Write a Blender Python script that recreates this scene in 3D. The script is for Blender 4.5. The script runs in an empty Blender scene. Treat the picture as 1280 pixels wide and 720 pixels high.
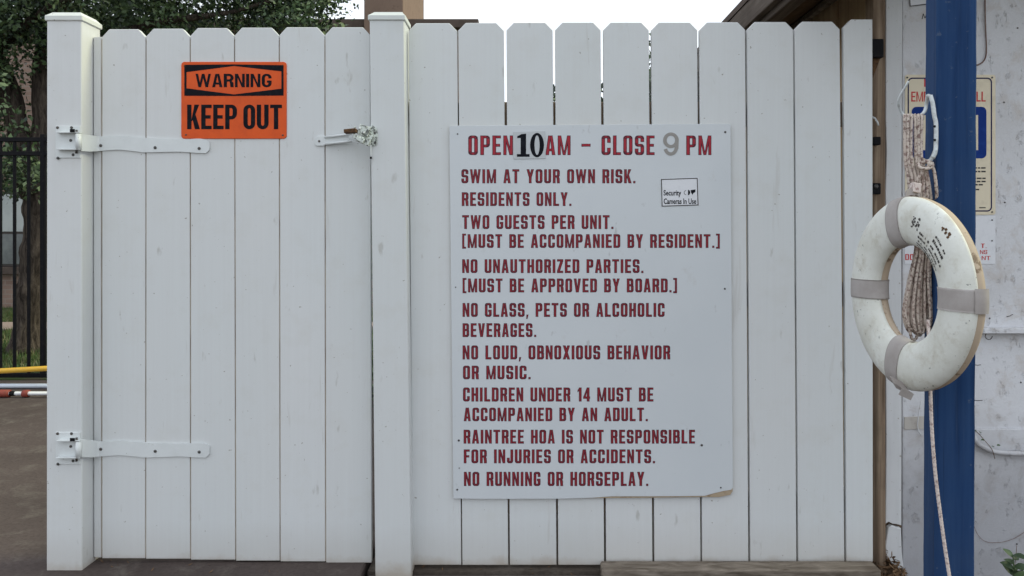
import bpy, bmesh, math, random
import numpy as np
from mathutils import Vector, Matrix
random.seed(7)
rad = math.radians
S = bpy.context.scene
COL = S.collection
# ---------------------------------------------------------------- camera
F, CX, CY, H = 993.0, 660.0, 290.0, 1.235      # focal length, principal point (1280 px scale), eye height
cam = bpy.data.cameras.new('camera'); cam.sensor_width = 36; cam.lens = F/1280*36
cam.shift_x = (640-CX)/1280; cam.shift_y = -(360-CY)/1280
cam.clip_start = .05; cam.clip_end = 600
camo = bpy.data.objects.new('camera', cam); COL.objects.link(camo)
camo.location = (0, 0, H); camo.rotation_euler = (rad(90), 0, 0); S.camera = camo
# ---------------------------------------------------------------- world, sun
SUN_EL, SUN_AZ = 42, 82                         # azimuth clockwise from +Y
w = bpy.data.worlds.new('World'); S.world = w; w.use_nodes = True
nt = w.node_tree; nt.nodes.clear()
out = nt.nodes.new('ShaderNodeOutputWorld'); bg = nt.nodes.new('ShaderNodeBackground')
sky = nt.nodes.new('ShaderNodeTexSky'); sky.sky_type = 'NISHITA'; sky.sun_disc = False
sky.sun_elevation = rad(SUN_EL); sky.sun_rotation = rad(SUN_AZ); sky.dust_density = 3
mx = nt.nodes.new('ShaderNodeMixRGB'); mx.inputs[0].default_value = .88
mx.inputs[2].default_value = (10.95, 11.65, 12.55, 1)   # high even cloud
nt.links.new(sky.outputs[0], mx.inputs[1]); nt.links.new(mx.outputs[0], bg.inputs[0])
bg.inputs[1].default_value = .1
nt.links.new(bg.outputs[0], out.inputs[0])
sl = bpy.data.lights.new('sun', 'SUN'); sl.energy = 1.7; sl.angle = rad(18); sl.color = (1, .98, .52)
so = bpy.data.objects.new('sun', sl); COL.objects.link(so)
d = Vector((math.sin(rad(SUN_AZ))*math.cos(rad(SUN_EL)), math.cos(rad(SUN_AZ))*math.cos(rad(SUN_EL)), math.sin(rad(SUN_EL))))
so.rotation_euler = d.to_track_quat('Z', 'Y').to_euler()
S.view_settings.view_transform = 'Standard'; S.view_settings.look = 'None'
S.view_settings.exposure = .24; S.view_settings.gamma = 1
S.cycles.max_bounces = 6; S.cycles.use_denoising = True

# ---------------------------------------------------------------- helpers
def P(px, py, Y):
    "point at depth Y behind the camera plane that stands at photo pixel px,py"
    return Vector(((px-CX)/F*Y, Y, H-(py-CY)/F*Y))
def X(px, Y): return (px-CX)/F*Y
def Z(py, Y): return H-(py-CY)/F*Y

def link(name, me, mat=None, parent=None):
    me.name = name
    if mat is not None:
        for m in (mat if isinstance(mat, (list, tuple)) else [mat]): me.materials.append(m)
    o = bpy.data.objects.new(name, me); COL.objects.link(o)
    if parent is not None:
        o.parent = parent
        o.matrix_parent_inverse = Matrix.Translation(parent.get('origin_w', (0, 0, 0))).inverted() if 'origin_w' in parent else Matrix()
    return o
def mesh(name, verts, faces, mat=None, parent=None, smooth=False, mi=None):
    me = bpy.data.meshes.new(name)
    me.from_pydata([tuple(v) for v in verts], [], faces)
    if smooth: me.polygons.foreach_set('use_smooth', [True]*len(me.polygons))
    if mi is not None: me.polygons.foreach_set('material_index', mi)
    me.update()
    return link(name, me, mat, parent)
def thing(name, label, cat, loc=(0, 0, 0), group=None):
    o = bpy.data.objects.new(name, None); COL.objects.link(o)
    o.location = loc; o.empty_display_size = .1
    o['origin_w'] = tuple(loc)
    return tag(o, label, cat, group)
def tag(o, label, cat, group=None, kind=None):
    if label: o['label'] = label
    if cat: o['category'] = cat
    if group: o['group'] = group
    if kind: o['kind'] = kind
    return o
def struct(o, kind='structure'): o['kind'] = kind; return o

def offset_poly(pts, dd):
    "miter offset of a CCW polygon, positive outward"
    n = len(pts); res = []
    for i in range(n):
        p0 = Vector(pts[i-1]); p1 = Vector(pts[i]); p2 = Vector(pts[(i+1) % n])
        a = (p1-p0); b = (p2-p1)
        if a.length < 1e-9 or b.length < 1e-9: res.append(tuple(p1)); continue
        a.normalize(); b.normalize()
        na = Vector((a.y, -a.x)); nb = Vector((b.y, -b.x))
        k = 1+na.dot(nb)
        m = (na+nb)/max(k, .35)
        res.append((p1.x+m.x*dd, p1.y+m.y*dd))
    return res
def area(pts): return sum(pts[i-1][0]*pts[i][1]-pts[i][0]*pts[i-1][1] for i in range(len(pts)))/2
def prism_data(pts, yf, depth, bev=.0015):
    "outline in XZ, front face toward the camera at Y=yf"
    if area(pts) < 0: pts = pts[::-1]
    n = len(pts); ins = offset_poly(pts, -bev)
    V = [(p[0], yf, p[1]) for p in ins]+[(p[0], yf+bev, p[1]) for p in pts]+[(p[0], yf+depth, p[1]) for p in pts]
    Fc = [list(range(n)), list(range(3*n-1, 2*n-1, -1))]
    for i in range(n):
        j = (i+1) % n
        Fc.append([n+i, n+j, j, i]); Fc.append([2*n+i, 2*n+j, n+j, n+i])
    return V, Fc
def prism(name, pts, yf, depth, mat, parent=None, bev=.0015):
    V, Fc = prism_data(pts, yf, depth, bev)
    return mesh(name, V, Fc, mat, parent)
def merge(*data):
    V, Fc = [], []
    for v, f in data:
        k = len(V); V += [tuple(q) for q in v]; Fc += [[i+k for i in ff] for ff in f]
    return V, Fc
def box_data(x0, x1, y0, y1, z0, z1, bev=.002, M=None):
    "box with chamfered edges"
    bm = bmesh.new(); bmesh.ops.create_cube(bm, size=1)
    for v in bm.verts: v.co = Vector(((x0+x1)/2+v.co.x*(x1-x0), (y0+y1)/2+v.co.y*(y1-y0), (z0+z1)/2+v.co.z*(z1-z0)))
    if bev: bmesh.ops.bevel(bm, geom=bm.edges[:], offset=bev, segments=1, affect='EDGES')
    if M is not None: bm.transform(M)
    bm.verts.index_update()
    V = [tuple(v.co) for v in bm.verts]; Fc = [[v.index for v in f.verts] for f in bm.faces]
    bm.free(); return V, Fc
def box(name, x0, x1, y0, y1, z0, z1, mat, parent=None, bev=.002, M=None):
    return mesh(name, *box_data(x0, x1, y0, y1, z0, z1, bev, M), mat, parent)
def disc_data(c, r, h, n=12, axis='Y', dome=.5):
    "screw head: low dome facing -Y"
    V = []; Fc = []
    for k, (rr, hh) in enumerate(((r, 0), (r, -h*.5), (r*.6, -h))):
        for i in range(n):
            a = 2*math.pi*i/n; V.append((c[0]+rr*math.cos(a), c[1]+hh, c[2]+rr*math.sin(a)))
    for k in range(2):
        for i in range(n): j = (i+1) % n; Fc.append([k*n+i, k*n+j, (k+1)*n+j, (k+1)*n+i])
    Fc.append([2*n+i for i in range(n)]); return V, Fc
def catmull(pts, m=8):
    pts = [Vector(p) for p in pts]; Q = [2*pts[0]-pts[1]]+pts+[2*pts[-1]-pts[-2]]; R = []
    for i in range(1, len(Q)-2):
        a, b, c, e = Q[i-1:i+3]
        for k in range(m):
            t = k/m
            R.append(.5*((2*b)+(c-a)*t+(2*a-5*b+4*c-e)*t*t+(3*b-a-3*c+e)*t**3))
    R.append(pts[-1]); return R
def tube_data(path, r, n=10, lobes=0, pitch=.03, flat=1.0, cap=True):
    "swept tube; r a number or a function of 0..1; lobes make laid rope"
    path = [Vector(p) for p in path]; m = len(path)
    t0 = (path[1]-path[0]).normalized()
    up = Vector((0, -1, 0)) if abs(t0.y) < .9 else Vector((0, 0, 1))
    u = (up-t0*up.dot(t0)).normalized(); V = []; s = 0
    for i in range(m):
        t = (path[min(i+1, m-1)]-path[max(i-1, 0)]).normalized()
        u = (u-t*u.dot(t)).normalized(); v = t.cross(u)
        if i: s += (path[i]-path[i-1]).length
        rr = r(i/(m-1)) if callable(r) else r
        for k in range(n):
            a = 2*math.pi*k/n
            q = rr*(1+(.2*abs(math.cos(lobes/2*(a-2*math.pi*s/pitch)))-.12 if lobes else 0))
            V.append(path[i]+u*math.cos(a)*q*flat+v*math.sin(a)*q)
    Fc = [[i*n+k, i*n+(k+1) % n, (i+1)*n+(k+1) % n, (i+1)*n+k] for i in range(m-1) for k in range(n)]
    if cap: Fc += [list(range(n))[::-1], [(m-1)*n+k for k in range(n)]]
    return V, Fc
def resample(path, step):
    path = [Vector(p) for p in path]; R = [path[0]]; acc = 0
    for i in range(1, len(path)):
        seg = path[i]-path[i-1]; L = seg.length
        if L < 1e-9: continue
        q = step-acc
        while q <= L: R.append(path[i-1]+seg*(q/L)); q += step
        acc = L-(q-step)
    return R
def tube(name, path, r, mat, parent=None, n=10, **k):
    return mesh(name, *tube_data(path, r, n, **k), mat, parent, smooth=True)

# ---------------------------------------------------------------- materials
def mat(name, color, rough=.6, spec=.5, metal=0, build=None):
    m = bpy.data.materials.new(name); m.use_nodes = True
    b = m.node_tree.nodes['Principled BSDF']
    b.inputs['Base Color'].default_value = (*color, 1); b.inputs['Roughness'].default_value = rough
    b.inputs['Specular IOR Level'].default_value = spec; b.inputs['Metallic'].default_value = metal
    if build: build(m.node_tree, b)
    return m
class G:
    "small node-graph writer on object-independent (world position) coordinates"
    def __init__(s, t, b):
        s.t = t; s.b = b; g = t.nodes.new('ShaderNodeNewGeometry'); s.pos = g.outputs['Position']
    def n(s, ty, **k):
        x = s.t.nodes.new(ty)
        for a, v in k.items(): setattr(x, a, v)
        return x
    def mapping(s, scale, rot=(0, 0, 0), src=None):
        m = s.n('ShaderNodeMapping'); m.inputs['Scale'].default_value = scale; m.inputs['Rotation'].default_value = rot
        s.t.links.new(src or s.pos, m.inputs['Vector']); return m.outputs[0]
    def noise(s, scale, vec=None, detail=4, rough=.55, dist=0):
        x = s.n('ShaderNodeTexNoise'); x.inputs['Scale'].default_value = scale; x.inputs['Detail'].default_value = detail
        x.inputs['Roughness'].default_value = rough; x.inputs['Distortion'].default_value = dist
        s.t.links.new(vec or s.pos, x.inputs['Vector']); return x.outputs[0]
    def ramp(s, fac, stops, interp='LINEAR'):
        r = s.n('ShaderNodeValToRGB'); r.color_ramp.interpolation = interp; e = r.color_ramp.elements
        while len(e) < len(stops): e.new(.5)
        for q, (p, c) in zip(e, stops):
            q.position = p; q.color = (*c, 1) if isinstance(c, (tuple, list)) else (c, c, c, 1)
        s.t.links.new(fac, r.inputs[0]); return r.outputs[0]
    def mix(s, fac, a, b, mode='MIX'):
        m = s.n('ShaderNodeMixRGB', blend_type=mode)
        for i, v in ((0, fac), (1, a), (2, b)):
            if isinstance(v, (int, float)): m.inputs[i].default_value = v if i == 0 else (v, v, v, 1)
            elif isinstance(v, tuple): m.inputs[i].default_value = (*v, 1)
            else: s.t.links.new(v, m.inputs[i])
        return m.outputs[0]
    def math(s, op, a, b=0):
        m = s.n('ShaderNodeMath', operation=op)
        for i, v in ((0, a), (1, b)):
            if isinstance(v, (int, float)): m.inputs[i].default_value = v
            else: s.t.links.new(v, m.inputs[i])
        return m.outputs[0]
    def color(s, c): s.t.links.new(c, s.b.inputs['Base Color'])
    def rough(s, c): s.t.links.new(c, s.b.inputs['Roughness'])
    def bump(s, h, strength=.3, dist=.002):
        m = s.n('ShaderNodeBump'); m.inputs['Strength'].default_value = strength; m.inputs['Distance'].default_value = dist
        s.t.links.new(h, m.inputs['Height']); s.t.links.new(m.outputs[0], s.b.inputs['Normal'])

def vinyl(t, b, base=(.69, .70, .70), seed=0.0, low=(.64, .63, .59)):
    g = G(t, b)
    ln = g.mapping((90, 90, 1.6)); streak = g.noise(1.0, ln, 5, .6)
    big = g.noise(1.3, g.mapping((1, 1, .6)), 3, .5)
    base_c = g.mix(g.ramp(big, [(.35, 0), (.7, 1)]), base, tuple(c*k for c, k in zip(base, (.955, .985, .99))))
    c = g.mix(g.ramp(streak, [(.35, 0), (.75, .35)]), base_c, tuple(c*.9 for c in base))
    # grime film, small scuffs, knocks
    film = g.noise(9, None, 6, .65)
    c = g.mix(g.ramp(film, [(.52, 0), (.78, .28)]), c, (.56, .55, .50))
    sc = g.noise(26, g.mapping((1, 1, .35)), 3, .5)
    c = g.mix(g.ramp(sc, [(.69, 0), (.77, .6)]), c, (.40, .39, .36))
    sp = g.noise(75, None, 2, .5)
    c = g.mix(g.ramp(sp, [(.745, 0), (.775, .7)]), c, (.22, .19, .15))
    oi = g.n('ShaderNodeObjectInfo'); c = g.mix(g.math('MULTIPLY', oi.outputs['Random'], .10), c, (.46, .46, .42))
    # soil splashed on the lowest hand's breadth
    sep = g.n('ShaderNodeSeparateXYZ'); t.links.new(g.pos, sep.inputs[0])
    hgt = g.math('ADD', sep.outputs[2], g.math('MULTIPLY', film, .09))
    c = g.mix(g.ramp(g.math('MULTIPLY', hgt, 4), [(.12, .8), (.28, .25), (.8, 0)]), c, (.40, .34, .27))
    kn = g.noise(1, g.mapping((22, 22, 2.2)), 4, .6, .6); c = g.mix(g.ramp(kn, [(.66, 0), (.72, .35)]), c, (.50, .49, .46))
    g.color(c); g.bump(g.mix(.35, streak, kn), .32, .0016)
    g.rough(g.ramp(film, [(.3, .42), (.7, .6)]))
M_vinyl = mat('white_vinyl', (.7, .7, .7), .45, .4, build=vinyl)
M_cap = mat('aged_vinyl', (.7, .7, .7), .45, .4, build=lambda t, b: vinyl(t, b, (.70, .72, .69)))
def tongue(t, b):
    g = G(t, b); n = g.noise(5, g.mapping((6, 6, 1)), 5, .6)
    g.color(g.ramp(n, [(.3, (.14, .10, .075)), (.55, (.36, .29, .22)), (.75, (.52, .47, .40))]))
M_tongue = mat('grimy_joint', (.3, .26, .2), .8, .2, build=tongue)
def painted(t, b, base, chip, amt=.62, scale=30, streak=(18, 18, 5), bumpd=.002):
    g = G(t, b)
    n1 = g.noise(3.1, None, 5, .6); n2 = g.noise(scale, None, 6, .7); n3 = g.noise(1, g.mapping(streak), 5, .6)
    c = g.mix(g.ramp(n1, [(.35, 0), (.7, .5)]), base, tuple(x*.84 for x in base))
    c = g.mix(g.ramp(n3, [(.45, 0), (.8, .4)]), c, tuple(x*.78 for x in base))
    c = g.mix(g.ramp(n2, [(amt, 0), (amt+.05, .85)]), c, chip)
    g.color(c); g.bump(g.mix(.5, n2, n3), .35, bumpd)
def wallp(t, b):
    g = G(t, b); big = g.noise(2.2, None, 5, .6); med = g.noise(11, None, 6, .65, .4); chip = g.noise(26, g.mapping((1, 1, .6)), 6, .75); fine = g.noise(120, None, 4, .6)
    c = g.mix(g.ramp(big, [(.35, 0), (.65, .7)]), (.68, .685, .71), (.56, .555, .565))
    c = g.mix(g.ramp(med, [(.52, 0), (.68, .6)]), c, (.50, .45, .41))
    c = g.mix(g.ramp(chip, [(.635, 0), (.665, .55)]), c, (.38, .34, .31))
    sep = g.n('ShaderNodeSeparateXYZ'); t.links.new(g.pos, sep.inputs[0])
    hg = g.math('ADD', sep.outputs[2], g.math('MULTIPLY', med, -.35))     # shade near the floor, painted into the wall colour with a ragged edge
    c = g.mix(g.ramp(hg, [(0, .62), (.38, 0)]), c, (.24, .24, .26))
    g.color(c); g.bump(g.mix(.35, g.mix(.5, med, fine), g.ramp(chip, [(.59, 1), (.64, 0)])), .8, .006)
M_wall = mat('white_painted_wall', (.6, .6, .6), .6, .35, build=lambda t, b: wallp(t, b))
M_trim = mat('white_painted_wood', (.6, .6, .6), .6, .35, build=lambda t, b: painted(t, b, (.68, .69, .70), (.30, .25, .2), .64, 38, (40, 40, 4)))
def blue(t, b):
    g = G(t, b)
    ln = g.mapping((38, 38, 1.3)); n = g.noise(1, ln, 6, .6, .25); fine = g.noise(1, g.mapping((170, 170, 4)), 4, .6)
    big = g.noise(2.2, None, 4, .6)
    c = g.ramp(n, [(.24, (.007, .019, .052)), (.40, (.013, .041, .118)), (.72, (.025, .066, .165))])
    c = g.mix(g.ramp(big, [(.45, 0), (.75, .4)]), c, (.05, .08, .14))
    c = g.mix(g.ramp(fine, [(.6, 0), (.8, .35)]), c, (.07, .105, .17))
    sp = g.noise(60, None, 2, .5); c = g.mix(g.ramp(sp, [(.77, 0), (.8, .8)]), c, (.02, .02, .03))
    ck = g.noise(1, g.mapping((55, 55, 1.1)), 2, .4, .4); c = g.mix(g.ramp(ck, [(.70, 0), (.73, .85)]), c, (.006, .01, .025))
    chp = g.noise(34, None, 5, .7); c = g.mix(g.ramp(chp, [(.645, 0), (.67, .5)]), c, (.10, .13, .18))
    g.color(c); g.bump(g.mix(.5, n, fine), .35, .002); g.rough(g.ramp(big, [(.3, .5), (.7, .75)]))
M_blue = mat('blue_painted_timber', (.03, .08, .22), .7, .08, build=blue)
def wood(t, b, cols, sc=(40, 40, 1.5)):
    g = G(t, b); n = g.noise(1, g.mapping(sc), 6, .6, .8); k = g.noise(6, None, 4, .6)
    c = g.ramp(n, [(.3, cols[0]), (.5, cols[1]), (.72, cols[2])])
    c = g.mix(g.ramp(k, [(.5, 0), (.75, .5)]), c, cols[0]); g.color(c); g.bump(n, .5, .003)
M_stud = mat('raw_brown_wood', (.2, .15, .1), .8, .2, build=lambda t, b: wood(t, b, ((.11, .075, .05), (.25, .18, .125), (.36, .28, .2))))
M_shed = mat('brown_stained_siding', (.12, .08, .04), .8, .2, build=lambda t, b: wood(t, b, ((.36, .25, .15), (.48, .35, .215), (.56, .43, .28)), (5, 30, 1.2)))
M_soffit = mat('brown_soffit_board', (.08, .05, .03), .85, .15, build=lambda t, b: wood(t, b, ((.075, .05, .033), (.13, .088, .058), (.2, .14, .095)), (30, 3, 30)))
M_fascia = mat('grey_brown_fascia', (.15, .13, .11), .8, .2, build=lambda t, b: wood(t, b, ((.075, .058, .047), (.13, .105, .088), (.2, .165, .14)), (40, 1.5, 40)))
M_sill = mat('weathered_timber', (.2, .17, .14), .85, .2, build=lambda t, b: wood(t, b, ((.085, .066, .05), (.19, .158, .125), (.30, .255, .21)), (9, 30, 60)))
def signwhite(t, b):
    g = G(t, b); n = g.noise(4, None, 5, .6); s = g.noise(38, g.mapping((1, 1, .5)), 3, .5); m = g.noise(14, None, 5, .7)
    c = g.mix(g.ramp(n, [(.35, 0), (.7, .6)]), (.625, .655, .675), (.585, .62, .645))
    c = g.mix(g.ramp(s, [(.70, 0), (.78, .5)]), c, (.36, .36, .36)); c = g.mix(g.ramp(m, [(.62, 0), (.75, .35)]), c, (.50, .49, .47))
    g.color(c); g.rough(g.ramp(m, [(.3, .3), (.7, .5)]))
M_sign = mat('white_sign_face', (.62, .65, .67), .35, .5, build=signwhite)
def blot(t, b, a, c2, sc=30, lo=.5, hi=.7):
    g = G(t, b); n = g.noise(sc, None, 5, .65); g.color(g.ramp(n, [(lo, a), (hi, c2)])); g.bump(n, .2, .001)
M_core = mat('tan_sign_core', (.35, .26, .17), .8, .2, build=lambda t, b: blot(t, b, (.42, .33, .23), (.24, .16, .10)))
M_red = mat('faded_red_vinyl', (.33, .03, .04), .5, .3, build=lambda t, b: blot(t, b, (.27, .018, .028), (.19, .02, .03), 60, .45, .75))
M_redhead = mat('bright_red_vinyl', (.4, .02, .04), .45, .3, build=lambda t, b: blot(t, b, (.37, .016, .032), (.28, .018, .03), 50, .45, .75))
M_maroon = mat('dark_lettering_edge', (.10, .03, .045), .6, .2, build=lambda t, b: blot(t, b, (.085, .022, .035), (.04, .022, .04), 80))
M_black = mat('black_vinyl', (.012, .014, .018), .6, .08, build=lambda t, b: blot(t, b, (.007, .008, .012), (.016, .018, .024), 50))
M_grey9 = mat('grey_vinyl', (.30, .28, .26), .5, .3, build=lambda t, b: blot(t, b, (.30, .285, .265), (.36, .34, .32), 50))
M_patch = mat('clear_patch', (.5, .53, .54), .35, .5, build=lambda t, b: blot(t, b, (.50, .525, .54), (.55, .575, .585), 25))
M_orange = mat('orange_enamel', (.8, .12, .02), .45, .3, build=lambda t, b: blot(t, b, (.74, .095, .008), (.60, .072, .008), 14, .4, .75))
M_stick = mat('white_sticker', (.74, .75, .78), .4, .4, build=lambda t, b: blot(t, b, (.74, .75, .78), (.68, .69, .72), 30))
M_cream = mat('cream_sign_face', (.6, .53, .4), .45, .4, build=lambda t, b: blot(t, b, (.74, .655, .49), (.62, .54, .40), 14))
M_navy = mat('navy_print', (.02, .06, .3), .6, .1, build=lambda t, b: blot(t, b, (.008, .035, .20), (.014, .05, .24), 20))
M_navyline = mat('dark_navy_line', (.02, .02, .09), .6, .1, build=lambda t, b: blot(t, b, (.012, .012, .07), (.02, .02, .09), 20))
M_redprint = mat('red_print', (.6, .04, .03), .45, .4, build=lambda t, b: blot(t, b, (.55, .03, .03), (.48, .03, .03), 30))
M_ink = mat('grey_ink', (.05, .045, .045), .6, .2, build=lambda t, b: blot(t, b, (.04, .035, .035), (.12, .11, .10), 60))
M_hw = mat('white_painted_metal', (.72, .74, .75), .4, .5, build=lambda t, b: painted(t, b, (.71, .74, .74), (.16, .12, .09), .66, 60, (20, 20, 20), .001))
M_hwgreen = mat('peeling_painted_metal', (.6, .66, .6), .5, .5, build=lambda t, b: painted(t, b, (.66, .71, .66), (.035, .04, .03), .50, 95, (60, 60, 60), .002))
M_rust = mat('rusty_steel', (.25, .12, .04), .8, .3, build=lambda t, b: blot(t, b, (.13, .065, .026), (.04, .024, .016), 110, .4, .65))
M_screw = mat('dull_screw', (.12, .12, .12), .5, .5, .4, build=lambda t, b: blot(t, b, (.075, .075, .075), (.15, .10, .065), 180))
M_dark = mat('dark_iron', (.02, .02, .022), .6, .12, build=lambda t, b: blot(t, b, (.006, .006, .008), (.014, .013, .013), 30))
def ring(t, b):
    g = G(t, b); n = g.noise(9, None, 5, .6); s = g.noise(90, None, 4, .6); r = g.noise(24, None, 6, .7); v = g.noise(7, None, 3, .5); q = g.noise(40, g.mapping((1, 1, 2.5)), 5, .7)
    c = g.mix(g.ramp(n, [(.4, 0), (.7, .75)]), (.74, .75, .70), (.56, .555, .48))
    c = g.mix(g.ramp(r, [(.50, 0), (.72, .6)]), c, (.46, .42, .33))
    c = g.mix(g.ramp(q, [(.66, 0), (.75, .35)]), c, (.36, .36, .34))
    k = g.math('MULTIPLY', g.ramp(s, [(.64, 0), (.69, 1)]), g.ramp(v, [(.50, 0), (.60, .75)]))
    c = g.mix(k, c, (.09, .10, .10)); g.color(c); g.bump(g.mix(.5, r, q), .45, .0025)
M_ring = mat('scuffed_white_foam', (.72, .73, .68), .5, .35, build=ring)
M_ringback = mat('tan_foam', (.5, .38, .27), .65, .3, build=lambda t, b: painted(t, b, (.50, .40, .30), (.17, .115, .07), .57, 28, (9, 9, 9)))
def webbing(t, b):
    g = G(t, b); x = g.noise(420, None, 2, .5); n = g.noise(12, None, 4, .6)
    g.color(g.mix(g.ramp(n, [(.35, 0), (.7, .7)]), (.43, .40, .385), (.29, .255, .235))); g.bump(x, .5, .001)
M_web = mat('grey_webbing', (.43, .4, .38), .8, .2, build=webbing)
def ropem(t, b):
    g = G(t, b); n = g.noise(130, None, 3, .6); m = g.noise(14, None, 3, .6)
    c = g.mix(g.ramp(n, [(.50, 0), (.58, .85)]), (.60, .53, .47), (.14, .075, .07)); c = g.mix(g.ramp(m, [(.4, 0), (.7, .5)]), c, (.42, .33, .28))
    g.color(c)
M_rope = mat('flecked_rope', (.58, .5, .45), .85, .15, build=ropem)
M_rope2 = mat('pale_rope', (.6, .52, .48), .85, .15, build=lambda t, b: blot(t, b, (.66, .58, .54), (.34, .24, .22), 110, .5, .62))
M_alu = mat('white_hook_metal', (.66, .70, .72), .35, .5, .15, build=lambda t, b: blot(t, b, (.60, .64, .65), (.36, .38, .38), 45))
M_yellow = mat('yellow_tube', (.7, .4, .03), .45, .4, build=lambda t, b: blot(t, b, (.72, .42, .04), (.55, .33, .05), 10))
M_polew = mat('blue_white_pole', (.6, .66, .75), .35, .5, build=lambda t, b: blot(t, b, (.58, .64, .74), (.45, .5, .6), 10))
M_redcap = mat('brown_red_rubber', (.22, .05, .035), .6, .3, build=lambda t, b: blot(t, b, (.26, .055, .04), (.15, .05, .04), 20))
def brickm(t, b):
    g = G(t, b)
    br = g.n('ShaderNodeTexBrick'); br.inputs['Scale'].default_value = 1; br.inputs['Brick Width'].default_value = .21; br.inputs['Row Height'].default_value = .075
    br.inputs['Mortar Size'].default_value = .008; br.inputs['Color1'].default_value = (.34, .235, .185, 1); br.inputs['Color2'].default_value = (.28, .19, .15, 1); br.inputs['Mortar'].default_value = (.33, .27, .23, 1)
    cb = g.n('ShaderNodeSeparateXYZ'); t.links.new(g.pos, cb.inputs[0])
    co = g.n('ShaderNodeCombineXYZ'); t.links.new(g.math('ADD', cb.outputs[0], cb.outputs[1]), co.inputs[0]); t.links.new(cb.outputs[2], co.inputs[1])
    t.links.new(co.outputs[0], br.inputs['Vector']); n = g.noise(3, None, 5, .6)
    g.color(g.mix(g.ramp(n, [(.35, 0), (.7, .5)]), br.outputs[0], (.2, .135, .11)))
M_brick = mat('brown_brick', (.28, .18, .15), .85, .2, build=brickm)
M_stucco = mat('brown_stucco', (.3, .22, .18), .9, .15, build=lambda t, b: painted(t, b, (.25, .175, .135), (.19, .13, .10), .56, 9, (8, 8, 2)))
M_roofm = mat('dark_roof_edge', (.12, .08, .07), .85, .2, build=lambda t, b: blot(t, b, (.12, .092, .078), (.08, .06, .05), 4))
M_blind = mat('pale_blind', (.5, .52, .52), .7, .2, build=lambda t, b: blot(t, b, (.50, .53, .52), (.40, .43, .43), 3))
M_glass = mat('dim_window_glass', (.10, .12, .12), .12, .5, build=lambda t, b: blot(t, b, (.13, .14, .14), (.20, .22, .21), 2))
M_frame = mat('bronze_window_frame', (.05, .04, .035), .5, .4)
def conc(t, b, a=(.105, .081, .073), c2=(.062, .047, .042)):
    g = G(t, b); n = g.noise(.9, None, 6, .6); f = g.noise(60, None, 5, .7); s = g.noise(7, None, 5, .65, .5)
    c = g.mix(g.ramp(n, [(.35, 0), (.65, 1)]), a, c2); c = g.mix(g.ramp(s, [(.5, 0), (.7, .5)]), c, (.165, .145, .125))
    c = g.mix(g.ramp(f, [(.35, .5), (.55, 0)]), c, tuple(x*.6 for x in c2)); c = g.mix(g.ramp(f, [(.68, 0), (.75, .5)]), c, (.22, .2, .18))
    g.color(c); g.bump(g.mix(.5, f, s), .5, .004)
M_conc = mat('worn_concrete', (.2, .18, .16), .85, .25, build=conc)
M_soil = mat('dark_damp_soil', (.06, .05, .04), .9, .15, build=lambda t, b: conc(t, b, (.10, .083, .068), (.055, .043, .034)))
M_lawn = mat('thin_lawn_soil', (.06, .07, .03), .9, .1, build=lambda t, b: blot(t, b, (.055, .08, .03), (.09, .075, .05), 3))
M_path = mat('pink_concrete', (.3, .23, .2), .85, .2, build=lambda t, b: blot(t, b, (.30, .235, .215), (.24, .19, .175), 5))
def bark(t, b):
    g = G(t, b); n = g.noise(1, g.mapping((28, 28, 5)), 6, .7, .6)
    g.color(g.ramp(n, [(.35, (.025, .02, .017)), (.5, (.075, .06, .05)), (.7, (.16, .13, .105))])); g.bump(n, 1, .02)
M_bark = mat('furrowed_bark', (.08, .06, .05), .9, .1, build=bark)
def leafm(name, c, tr=.0):
    def bl(t, b):
        g = G(t, b); n = g.noise(2.2, None, 3, .6); g.color(g.mix(g.ramp(n, [(.35, 0), (.65, 1)]), tuple(x*.75 for x in c), tuple(x*1.2 for x in c)))
    return mat(name, c, .45, .4, build=bl)
M_leaf = [leafm('dark_green_leaf', (.055, .092, .045)), leafm('mid_green_leaf', (.10, .16, .07)), leafm('pale_green_leaf', (.20, .27, .13)), leafm('deep_green_leaf', (.025, .042, .026))]
M_grass = [leafm('grass_green', (.07, .12, .035)), leafm('grass_dry', (.16, .15, .07))]
M_dead = mat('dead_leaf', (.12, .07, .04), .8, .2, build=lambda t, b: blot(t, b, (.15, .09, .05), (.07, .045, .03), 40))
M_patch2 = mat('beige_patch', (.5, .46, .42), .8, .2, build=lambda t, b: blot(t, b, (.50, .47, .43), (.40, .36, .33), 30))
M_tarp = mat('blue_plastic', (.02, .06, .4), .4, .4)
M_wire = mat('rusty_wire', (.14, .08, .06), .7, .3, build=lambda t, b: blot(t, b, (.16, .09, .07), (.30, .24, .21), 20))

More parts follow.
